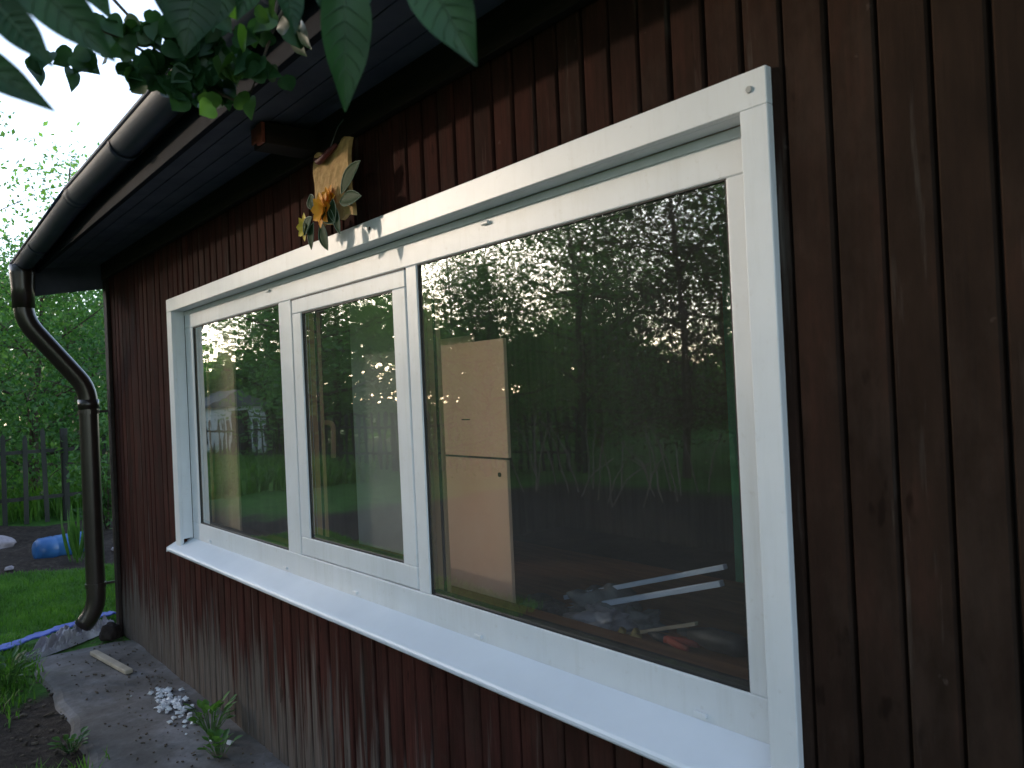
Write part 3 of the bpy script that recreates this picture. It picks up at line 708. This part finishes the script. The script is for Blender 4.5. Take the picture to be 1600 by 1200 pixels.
leaf_bush("garden_shrub", (-10.6, .95, G), .35, .35, 1.15, 60, 16, .09, M['herb'], "leafy potato like plant beside the downpipe, behind the blue canister", "plant", 5)

# ------------------------------------------------------------------ fences
def fence(p0, p1, n, hgt, label, seed, pw=.055):
    rd = random.Random(seed); p0 = Vector(p0); p1 = Vector(p1); d = (p1-p0); L = d.length; d.normalize(); nrm = Vector((-d.y, d.x, 0))
    root = empty("picket_fence", (p0+p1)/2, label, "fence")
    for i in range(n):
        p = p0 + d*L*i/(n-1); h = hgt*rd.uniform(.93, 1.03); ln = rd.uniform(-.02, .02)
        c0 = p; c1 = p + Vector((0, 0, h)) + d*ln
        vs = []
        for c, ww in ((c0, pw), (c1, pw), (c1+Vector((0, 0, .05)), .008)):
            for a_, b_ in ((-1, -1), (1, -1), (1, 1), (-1, 1)): vs.append(c + d*ww*.5*a_ + nrm*.01*b_)
        m_ = MB().add(vs, [(0,3,2,1),(0,1,5,4),(1,2,6,5),(2,3,7,6),(3,0,4,7),(4,5,9,8),(5,6,10,9),(6,7,11,10),(7,4,8,11),(8,9,10,11)])
        m_.build("picket", M['fence'], root)
    for z in (.35, hgt-.25): MB().obox((p0+p1)/2 + Vector((0, 0, z)) + nrm*.027, d*L, nrm*.03, (0, 0, .05)).build("rail", M['fence'], root)
    k = max(2, int(L/1.8)+1)
    for i in range(k):
        p = p0 + d*(L*i/(k-1)) + nrm*.09; MB().obox(p + Vector((0, 0, hgt*.5)), d*.09, nrm*.09, (0, 0, hgt+.1)).build("post", M['fence'], root, .006)
fence((-12.9, -1.6, G), (-12.6, 3.4, G), 21, 1.25, "weathered grey picket fence behind the blue canister", 1, .06)
fence((-20, -4.5, G), (-10.5, -8.9, G), 62, 1.15, "weathered picket fence mirrored across the two narrow panes", 2)

# ------------------------------------------------------------------ small shed mirrored in the left pane
sh = empty("garden_shed", (-21.7, -6.3, G), "small whitewashed shed mirrored low in the left hand pane", "shed")
MB().box(-22.4, -21.0, -7.0, -5.6, G, 1.45).build("wall", M['white_wall'], sh)
MB().extr_x([(-7.15, 1.45), (-6.3, 1.85), (-5.45, 1.45), (-5.45, 1.41), (-7.15, 1.41)], -22.5, -20.9).build("roof", M['roof'], sh)
MB().box(-20.998, -20.97, -6.6, -6.1, G, 1.3).build("door", M['dark_wood'], sh)
# raspberry canes standing in the dug plot
cn = empty("raspberry_canes", (-8.2, -7.0, G), "clump of bare pale raspberry canes in the dug plot, mirrored in the large pane", "canes")
mb = MB(); rd = random.Random(5)
for i in range(26):
    x = rd.uniform(-9.6, -6.6); y = -6.8 + rd.uniform(-.9, .9); h = rd.uniform(.5, 1.15); dx = rd.uniform(-.4, .4); dy = rd.uniform(-.35, .35)
    mb.tube([(x, y, G), (x+dx*.4, y+dy*.4, G+h*.6), (x+dx, y+dy, G+h)], [.012, .010, .006], 5)
mb.build("cane", M['cane'], cn)['kind'] = 'stuff'

# ------------------------------------------------------------------ grass
def grass(name, fn, n, h, seed, label, wd=.006, cat='grass', m='grass'):
    r = np.random.default_rng(seed); p = fn(r, n); n = len(p)
    a_ = r.uniform(0, 6.28, n); H = h*r.uniform(.45, 1.3, n); ln = r.uniform(.1, .75, n)*H
    dx = np.cos(a_)*ln; dy = np.sin(a_)*ln; sx_ = -np.sin(a_)*wd; sy_ = np.cos(a_)*wd
    z0 = p[:, 2]-.01
    v = np.zeros((n, 5, 3))
    v[:, 0] = np.stack([p[:, 0]-sx_, p[:, 1]-sy_, z0], 1); v[:, 1] = np.stack([p[:, 0]+sx_, p[:, 1]+sy_, z0], 1)
    v[:, 2] = np.stack([p[:, 0]+dx*.35+sx_*.8, p[:, 1]+dy*.35+sy_*.8, z0+H*.6], 1); v[:, 3] = np.stack([p[:, 0]+dx*.35-sx_*.8, p[:, 1]+dy*.35-sy_*.8, z0+H*.6], 1)
    v[:, 4] = np.stack([p[:, 0]+dx, p[:, 1]+dy, z0+H*.95], 1)
    me = bpy.data.meshes.new(name); me.vertices.add(5*n); me.vertices.foreach_set('co', v.ravel())
    base = np.arange(n)[:, None]*5
    idx = np.concatenate([base+np.array([[0, 1, 2, 3]]), base+np.array([[3, 2, 4]])], 1).ravel().astype(np.int32)
    me.loops.add(7*n); me.loops.foreach_set('vertex_index', idx)
    me.polygons.add(2*n); ls = (np.arange(n)[:, None]*7+np.array([[0, 4]])).ravel().astype(np.int32); me.polygons.foreach_set('loop_start', ls)
    me.polygons.foreach_set('loop_total', np.tile(np.array([4, 3], dtype=np.int32), n)); me.update(calc_edges=True); me.materials.append(M[m])
    o = link(name, me); tag(o, label, cat, kind='stuff'); return o
def z_at(x, y): return G + .03*np.sin(x*1.7+y*.9)*np.sin(y*2.1)
def lawn(r, n):
    x = r.uniform(-8.9, -6.15, n); y = r.uniform(-2.6, 1.6, n)
    k = (x < -6.25 + .1*np.sin(y*6)) & (x > -8.75+.12*np.sin(y*5)); x, y = x[k], y[k]; return np.stack([x, y, z_at(x, y)], 1)
grass("lawn", lawn, 90000, .055, 1, "short green lawn past the corner of the house", .004)
def verge(r, n):
    x = r.uniform(-6.3, -4.2, n); y = r.uniform(-2.2, -.52, n)
    k = (r.uniform(0, 1, len(x)) < np.clip((-.62-y)*3+(-5.0-x)*1.3, 0, 1)); x, y = x[k], y[k]; return np.stack([x, y, np.full(len(x), G)], 1)
grass("grass_verge", verge, 12000, .075, 2, "longer tufty grass along the outer edge of the concrete", .005)
def fieldf(r, n):
    x = r.uniform(-34, -12.95, n); y = r.uniform(-6, 8, n); return np.stack([x, y, z_at(x, y)], 1)
grass("meadow_grass", fieldf, 60000, .42, 3, "bright tall grass beyond the picket fence", .018)
def edge(r, n):
    x = r.uniform(-4.0, -1.0, n); y = r.normal(-.8, .1, n); k = (np.sin(x*5)+np.sin(x*13+1)) > .3; x, y = x[k], y[k]; return np.stack([x, y, np.full(len(x), G)], 1)
grass("grass_tufts", edge, 3500, .09, 4, "sparse tufts at the near edge of the concrete", .004)
def weed(name, loc, r_, h, n, label, seed, m='herb', wd=.03):
    rd = random.Random(seed); root = empty(name, loc, label, "weed"); mb = MB(); mb2 = MB()
    for i in range(n):
        a_ = rd.uniform(0, 6.28); rr = r_*rd.uniform(.3, 1); hh = h*rd.uniform(.35, 1)
        b = Vector((math.cos(a_)*rr*.15, math.sin(a_)*rr*.15, 0)); mid = b + Vector((math.cos(a_)*rr*.5, math.sin(a_)*rr*.5, hh*.8)); tip = Vector((math.cos(a_)*rr, math.sin(a_)*rr, hh))
        mb2.tube([b, mid], .0015, 4, False); leafshape(mb, mid, tip + (tip-mid)*.3, Vector((0, 0, 1)), wd*rd.uniform(.7, 1.2), 5)
    me = mb2.mesh("stem"); me.materials.append(M['herb']); link("stem", me, root, False)
    me = mb.mesh("foliage"); me.materials.append(M[m]); link("foliage", me, root, False); return root
weed("weed_tuft", (-3.78, -.10, G+.02), .13, .17, 46, "green weed growing at the foot of the wall beside the white crumbs", 1)
weed("weed_tuft", (-3.50, -.16, G+.02), .10, .12, 26, "smaller weed nearer the bottom edge, in front of the larger weed", 2)
weed("weed_tuft", (-5.35, -.72, G), .20, .18, 60, "leafy weed clump in the grass at the left edge of the concrete", 3)
weed("weed_tuft", (-4.1, -.62, G), .10, .08, 26, "low weed in the soil at the bottom of the picture", 6)
# iris like plant in front of the canister
ir = empty("iris_plant", (-9.05, .32, G), "upright strap leaved plant in front of the blue canister", "plant")
mb = MB(); rd = random.Random(3)
for i in range(22):
    a_ = rd.uniform(0, 6.28); b = Vector((rd.uniform(-.05, .05), rd.uniform(-.05, .05), 0)); t_ = b + Vector((math.cos(a_)*.16, math.sin(a_)*.16, rd.uniform(.3, .62)))
    leafshape(mb, b, t_, Vector((math.cos(a_), math.sin(a_), .3)), .035, 6, .2, .15)
me = mb.mesh("foliage"); me.materials.append(M['herb']); link("foliage", me, ir, False)

# ------------------------------------------------------------------ objects on the ground, left
cn = empty("blue_canister", (-9.5, .12, G+.05), "blue plastic canister lying on its side in the flower bed", "canister")
ax = Vector((-.25, 1, 0)).normalized()
def along(c, ax, prof, n=24, sq=.88):
    mb = MB(); c = Vector(c); mb.tube([c+ax*s for s, r in prof], [r for s, r in prof], n); return mb
c0 = Vector((-9.5, .30, G+.12))
along(c0, ax, [(-.30, .05), (-.285, .10), (-.25, .125), (-.13, .13), (-.12, .124), (-.10, .124), (-.09, .13), (.09, .13), (.10, .124), (.12, .124), (.13, .13), (.20, .125), (.245, .10), (.26, .05)]).build("body", M['blue_plastic'], cn, 0, True)
along(c0+Vector((0, 0, .04)), ax, [(.25, .035), (.33, .035), (.335, .03)], 14).build("cap", M['blue_plastic'], cn, 0, True)
lump("stone_slab", (-10.6, -.28, G+.02), .24, M['paver'], "pinkish grey flat stone in the bed left of the blue canister", "stone", 8, (1, 1.1, .45), .12)
for k, (x, y, r_) in enumerate([(-9.3, .75, .05), (-9.2, .95, .06), (-9.6, .95, .05), (-9.1, -.25, .04)]):
    lump("soil_clod", (x, y, G+.03), r_, M['paver'], ["small grey stone in the bed right of the canister", "larger grey stone in the bed close to the downpipe", "grey stone in the bed behind the iris leaves", "small stone at the front of the bed left of the canister"][k], "stone", k+2, (1, 1, .6), .3)
# lay flat blue hose and crumpled film
def ribbon(name, pts, wd, m, label, cat, amp=.01, seed=1, n=60, cr=.0):
    rd = random.Random(seed); vs = []; fs = []; pts = [Vector(p) for p in pts]; k = 8
    for i in range(n+1):
        u = i/n*(len(pts)-1); j = min(len(pts)-2, int(u)); p = pts[j].lerp(pts[j+1], u-j); d = (pts[j+1]-pts[j]).normalized(); s_ = Vector((-d.y, d.x, 0))
        wv = wd*(1+.25*math.sin(i*.7+seed))
        for q in range(k):
            a_ = 2*math.pi*q/k
            vs.append(p + s_*math.cos(a_)*wv*.5 + Vector((0, 0, .012+.011*math.sin(a_)+amp*abs(math.sin(i*.9+seed))*(math.cos(a_)**2) + cr*rd.random())))
    for i in range(n):
        for q in range(k): fs.append((i*k+q, i*k+(q+1) % k, (i+1)*k+(q+1) % k, (i+1)*k+q))
    fs += [tuple(range(k)), tuple(range(n*k, n*k+k))]
    o = MB().add(vs, fs).build(name, m, None, 0, True); tag(o, label, cat); return o
ribbon("lay_flat_hose", [(-5.80, -1.05, G+.02), (-6.02, -.72, G+.03), (-6.15, -.48, G+.04), (-6.22, -.28, G+.05), (-6.33, -.04, G+.05), (-6.36, .06, G+.05)], .11, M['blue_hose'], "flat blue hose lying across the grass to the house corner", "hose", .008, 2)
def crumple(name, pts, wd, h, m, label, cat, seed):
    from mathutils import noise as nz
    vs = []; fs = []; n = 70; k = 26; pts = [Vector(p) for p in pts]
    for i in range(n+1):
        u = i/n*(len(pts)-1); j = min(len(pts)-2, int(u)); p = pts[j].lerp(pts[j+1], u-j); d = (pts[j+1]-pts[j]).normalized(); s_ = Vector((-d.y, d.x, 0))
        e = math.sin(math.pi*i/n)**.4
        for q in range(k+1):
            v = q/k-.5; pos = p + s_*v*wd*e
            z = abs(nz.noise(Vector((i*.11+seed, q*.28, 0)))) * h*1.6 + abs(nz.noise(Vector((i*.35, q*.8, seed))))*h*.8 + h*.5*(1-4*v*v)*e
            vs.append(pos + Vector((0, 0, z*max(.05, 1-(2*v)**4)*e)))
    for i in range(n):
        for q in range(k): fs.append((i*(k+1)+q, i*(k+1)+q+1, (i+1)*(k+1)+q+1, (i+1)*(k+1)+q))
    o = MB().add(vs, fs).build(name, m, None); tag(o, label, cat); return o
crumple("plastic_film", [(-5.72, -.62, G+.01), (-5.95, -.32, G+.01), (-6.10, -.12, G+.01), (-6.12, .03, G+.02)], .17, .085, M['film'], "crumpled grey plastic film bunched at the foot of the house corner", "plastic film", 3)
lump("dark_stone", (-5.83, -.075, G+.02), .075, M['dark_wood'], "dark lump at the foot of the corner board", "stone", 2, (.8, .9, 1.2), .25)
st = MB(); p0 = Vector((-5.50, -.245, G+.045)); p1 = Vector((-4.93, -.175, G+.045)); d = (p1-p0).normalized(); st.obox((p0+p1)/2, p1-p0, Vector((-d.y, d.x, 0))*.045, (0, 0, .025))
tag(st.build("wood_offcut", M['stick'], None, .006), "pale wooden offcut lying on the concrete near the downpipe", "wood offcut")
def debris():
    r = random.Random(31); mb = MB()
    for k in range(1500):
        x = r.uniform(-6.0, -1.5); y = -.02 - abs(r.gauss(0, .28)) if r.random() < .45 else -r.uniform(.5, 1.5)
        if y < -.45: y = min(y, -.5)
        z = G + (.034 if y > -.5 else .006); q = r.uniform(.002, .008)*(1.8 if y < -.5 else 1); a_ = r.uniform(0, 3)
        ax_ = Vector((math.cos(a_), math.sin(a_), r.uniform(-.2, .2)))*q*r.uniform(1, 4 if r.random() < .2 else 1.6); ay_ = Vector((-math.sin(a_), math.cos(a_), 0))*q
        mb.obox((x, y, z), ax_, ay_, (0, 0, q*.7))
    tag(mb.build("soil_crumbs", M['crumbs'], None), "scattered crumbs of soil, bark and grit on the concrete and bare soil", "debris", kind='stuff')
debris()
rd = random.Random(9); pm = MB()
vs = []
def chunk(x, y, r_, k, label):
    bm = bmesh.new(); bmesh.ops.create_cube(bm, size=r_*1.6); bmesh.ops.subdivide_edges(bm, edges=bm.edges[:], cuts=1); bmesh.ops.rotate(bm, verts=bm.verts, cent=(0,0,0), matrix=Matrix.Rotation(rd.uniform(0,3), 3, Vector((rd.random(), rd.random(), rd.random()+.1)).normalized()))
    for v in bm.verts: v.co = Vector((v.co.x*rd.uniform(.7, 1.3), v.co.y*rd.uniform(.7, 1.3), v.co.z*rd.uniform(.4, .9)))
    me = bpy.data.meshes.new("foam_crumb"); bm.to_mesh(me); bm.free(); me.materials.append(M['plaster']); o = link("foam_crumb", me); o.location = (x, y, G+.035+r_*.3)
    tag(o, label, "foam crumb", "white foam crumbs by the wall")
for k in range(95):
    chunk(-4.27 + rd.gauss(0, .14)*(2.2 if k % 7 == 0 else 1), -.14 + rd.gauss(0, .035)*(1.8 if k % 7 == 0 else 1), rd.uniform(.004, .014)*(1.5 if k % 9 == 0 else 1), k, "white foam crumb in the little heap on the concrete by the wall")
lf = MB(); leafshape(lf, (-3.52, -.20, G+.05), (-3.44, -.14, G+.045), (0, 0, 1), .04, 6, .2, .1)
tag(lf.build("dry_leaf", M['cane'], None), "dry tan leaf on the ground at the bottom edge", "leaf")

# ------------------------------------------------------------------ lilac and apple twigs hanging into the picture
def at(px, py, dist):
    v = CR @ Vector((px-800, 600-py, -1230)); return CAM + v.normalized()*dist
lil = empty("lilac_tree", (-1.9, -2.9, G), "lilac whose large heart shaped leaves hang into the top of the picture", "tree")
mb = MB(); mb.tube([(-1.9, -2.9, G), (-1.8, -2.8, .9), (-1.6, -2.5, 1.7), (-1.2, -2.2, 2.4), (-.7, -1.9, 2.8)], [.06, .05, .04, .03, .015], 10)
mb.tube([(-1.6, -2.5, 1.7), (-1.7, -2.0, 2.2), (-1.5, -1.3, 2.45), (-1.2, -.95, 2.35)], [.03, .022, .012, .006], 8)
mb.tube([(-1.2, -2.2, 2.4), (-.8, -1.6, 2.5), (-.62, -1.1, 2.35), (-.55, -.95, 2.2)], [.02, .014, .008, .003], 8)
big = [  # base px, tip px, distance, width in metres
    ((538, -16), (543, 173), .80, .052), ((660, -50), (745, 99), .72, .056), ((445, -35), (463, 50), .86, .032), ((575, -45), (534, 24), .84, .034), ((560, -40), (566, 22), .90, .034),
    ((42, -40), (178, 93), .70, .042), ((0, 14), (80, 100), .66, .027), ((-70, 72), (84, 171), .62, .027), ((128, -40), (173, 27), .9, .026),
    ((305, -30), (288, 84), .95, .062), ((350, -40), (325, 50), 1.0, .044), ((252, -40), (262, 34), 1.0, .028), ((400, -50), (372, 30), 1.0, .036), ((500, -60), (498, 6), .9, .03), ((-20, -50), (32, 34), .72, .04)]
lm = MB(); rib = MB()
for (bp, tp_, ds, wd) in big:
    b = at(bp[0], bp[1], ds+.02); t_ = at(tp_[0], tp_[1], ds-.01)
    vw = (CAM-(b+t_)/2).normalized() + Vector((random.uniform(-.3, .3), random.uniform(-.3, .3), .25))
    rows = leafshape(lm, b, t_, vw, wd*.9, 16, .30, .10, True, .035)
    rib.tube([r_[2]+vw*.0012 for r_ in rows[:-1]], [.0011-.00005*q for q in range(len(rows)-1)], 5)
    for q in range(2, 12, 2):
        for sd_ in (0, 4): rib.tube([rows[q][2]+vw*.001, (rows[q+1][2]+rows[q+2][sd_])/2+vw*.001, rows[min(16, q+3)][sd_]*.86+rows[min(16, q+3)][2]*.14+vw*.001], [.0006, .0005, .0002], 4)
    st_ = b + Vector((random.uniform(-.03, .03), -.02, .05)); mb.tube([b, (b+st_)/2, st_, st_+Vector((-.05, -.1, .12))], [.0015, .002, .003, .005], 6)
mb.build("branch", M['bark'], lil, 0, True)
lvs = lm.build("leaf", M['lilac'], lil, 0, True); lvs['kind'] = 'stuff'
rib.build("vein", M['rib'], lvs, 0, True)['kind'] = 'stuff'
# its main crown, overhead and behind the camera
rd = random.Random(4); pts = [(rd.uniform(-2.8, 1.6), rd.uniform(-4.2, -1.75), rd.uniform(2.75, 4.6)) for k in range(230)]
pts = [(x, y, z) for x, y, z in pts if (z-1.5)/max(.3, (-1.3-y)+.3) > .5 or y < -2.2]
cr = leaf_cloud("crown", pts, 22, .17, .10, M['lilac'], 9, lil, .7, .6); cr.location = (1.9, 2.9, -G)
# apple twig
ap = empty("apple_tree", (-1.3, -3.8, G), "apple tree whose thin twigs with small oval leaves hang before the eave", "tree")
mb = MB(); mb.tube([(-1.3, -3.8, G), (-1.35, -3.75, 1.0), (-1.5, -3.6, 2.0), (-1.9, -3.0, 3.0), (-2.4, -2.2, 3.3)], [.10, .09, .07, .05, .02], 10)
mb.tube([(-1.5, -3.6, 2.0), (-2.8, -3.7, 3.1), (-4.5, -3.8, 3.7), (-6.2, -4.0, 4.1)], [.06, .05, .03, .01], 8)
mb.tube([(-1.9, -3.0, 3.0), (-3.2, -2.7, 3.5), (-4.6, -2.4, 3.9)], [.04, .025, .01], 8)
tw = [[(100, 20, 1.5), (190, 60, 1.5), (250, 95, 1.5), (310, 122, 1.52)], [(470, -40, 1.5), (430, 40, 1.5), (408, 100, 1.48), (392, 145, 1.48)], [(440, -30, 1.55), (425, 50, 1.5), (415, 80, 1.5), (400, 130, 1.5)],
      [(300, -30, 1.5), (330, 60, 1.5), (352, 52, 1.5), (366, 46, 1.48)], [(160, -20, 1.6), (215, 40, 1.55), (240, 70, 1.5)], [(310, 122, 1.52), (350, 150, 1.5), (375, 160, 1.5)], [(0, 120, 1.7), (30, 140, 1.7), (50, 160, 1.7)]]
la = MB(); lb = MB(); ly = MB(); rd = random.Random(21)
for t_ in tw:
    P_ = [at(*q) for q in t_]; mb.tube(P_, [.0032-.0006*i for i in range(len(P_))], 6)
mb.tube([(-2.4, -2.2, 3.3), at(100, -160, 1.9), at(100, 20, 1.5)], [.02, .01, .0035], 6)
mb.tube([(-2.4, -2.2, 3.3), at(480, -150, 1.7), at(470, -40, 1.5)], [.016, .008, .0035], 6)
small = [(205, 50, 1.5, 0), (190, 60, 1.5, 0), (222, 55, 1.5, 0), (238, 62, 1.5, 0), (250, 48, 1.5, 0), (205, 112, 1.5, 0), (225, 105, 1.5, 0), (240, 118, 1.5, 0), (250, 130, 1.5, 0), (262, 135, 1.5, 0), (280, 118, 1.5, 0),
         (300, 100, 1.5, 0), (315, 95, 1.5, 0), (290, 128, 1.5, 0), (310, 128, 1.5, 0), (330, 135, 1.5, 0), (345, 120, 1.5, 0), (300, 148, 1.5, 0), (282, 150, 1.5, 0), (345, 150, 1.5, 0), (172, 48, 1.6, 0), (184, 80, 1.6, 0),
         (122, 102, 1.7, 0), (140, 96, 1.7, 0), (57, 102, 1.7, 0), (292, 70, 1.5, 0), (310, 58, 1.5, 0), (330, 40, 1.5, 0), (300, 40, 1.5, 0), (280, 50, 1.5, 0), (320, 75, 1.5, 0), (270, 80, 1.5, 0), (350, 85, 1.5, 0), (370, 90, 1.5, 0),
         (370, 105, 1.45, 2), (365, 122, 1.45, 2), (350, 108, 1.45, 2), (330, 160, 1.42, 2), (380, 160, 1.45, 2), (368, 20, 1.42, 1), (378, 65, 1.42, 1), (322, 172, 1.42, 1), (425, 15, 1.45, 2), (412, 38, 1.45, 2), (428, 118, 1.45, 0), (397, 100, 1.45, 0), (345, 15, 1.45, 0), (460, 60, 1.5, 0), (395, 60, 1.5, 0)]
for (x, y, ds, c) in small:
    for rep in range(4 if c == 0 else (2 if c == 2 else 1)):
        a_ = rd.uniform(0, 6.28); L = rd.uniform(22, 36); jx = rd.uniform(-14, 14)*min(rep, 2.2); jy = rd.uniform(-12, 12)*min(rep, 2.0)
        dx, dy = math.cos(a_)*L, abs(math.sin(a_))*L + 6
        b = at(x+jx-dx*.5, y+jy-dy*.5, ds+rd.uniform(-.04, .04)); e = at(x+jx+dx*.5, y+jy+dy*.5, ds+rd.uniform(-.04, .04))
        vw = (CAM-b).normalized() + Vector((rd.uniform(-.7, .7), rd.uniform(-.7, .7), rd.uniform(-.3, .6)))
        leafshape(ly if c == 1 else (lb if c == 2 else la), b, e, vw, rd.uniform(.026, .038), 9, .22, .12, True, .03)
mb.build("branch", M['bark'], ap, 0, True)
la.build("foliage", M['leaf_twig'], ap, 0, True); lb.build("lighter_foliage", M['leaf_mid'], ap, 0, True); ly.build("young_foliage", M['lime'], ap, 0, True)
pts = []  # unseen crown, added to keep low sun off most of the wall
while len(pts) < 900:
    p = Vector((rd.uniform(-7.6, -1.0), rd.uniform(-5.2, -1.9), rd.uniform(2.75, 5.4)))
    if (p.z-1.5) < .34*(math.hypot(p.x, p.y-1.3)) + .25: continue      # crown kept above what the panes mirror
    # hole cut in the added crown so low sun reaches the upper wall
    ok = True
    for wx in (-2.7, -2.2, -1.7):
        q = p - Vector((wx, 0, 2.22)); t_ = q.dot(SUN_DIR)
        if (q - SUN_DIR*t_).length < .30: ok = False
    if ok: pts.append(tuple(p))
cr = leaf_cloud("crown", pts, 34, .17, .075, M['leaf_apple'], 19, ap, .6, .4); cr.location = (1.3, 3.8, -G)
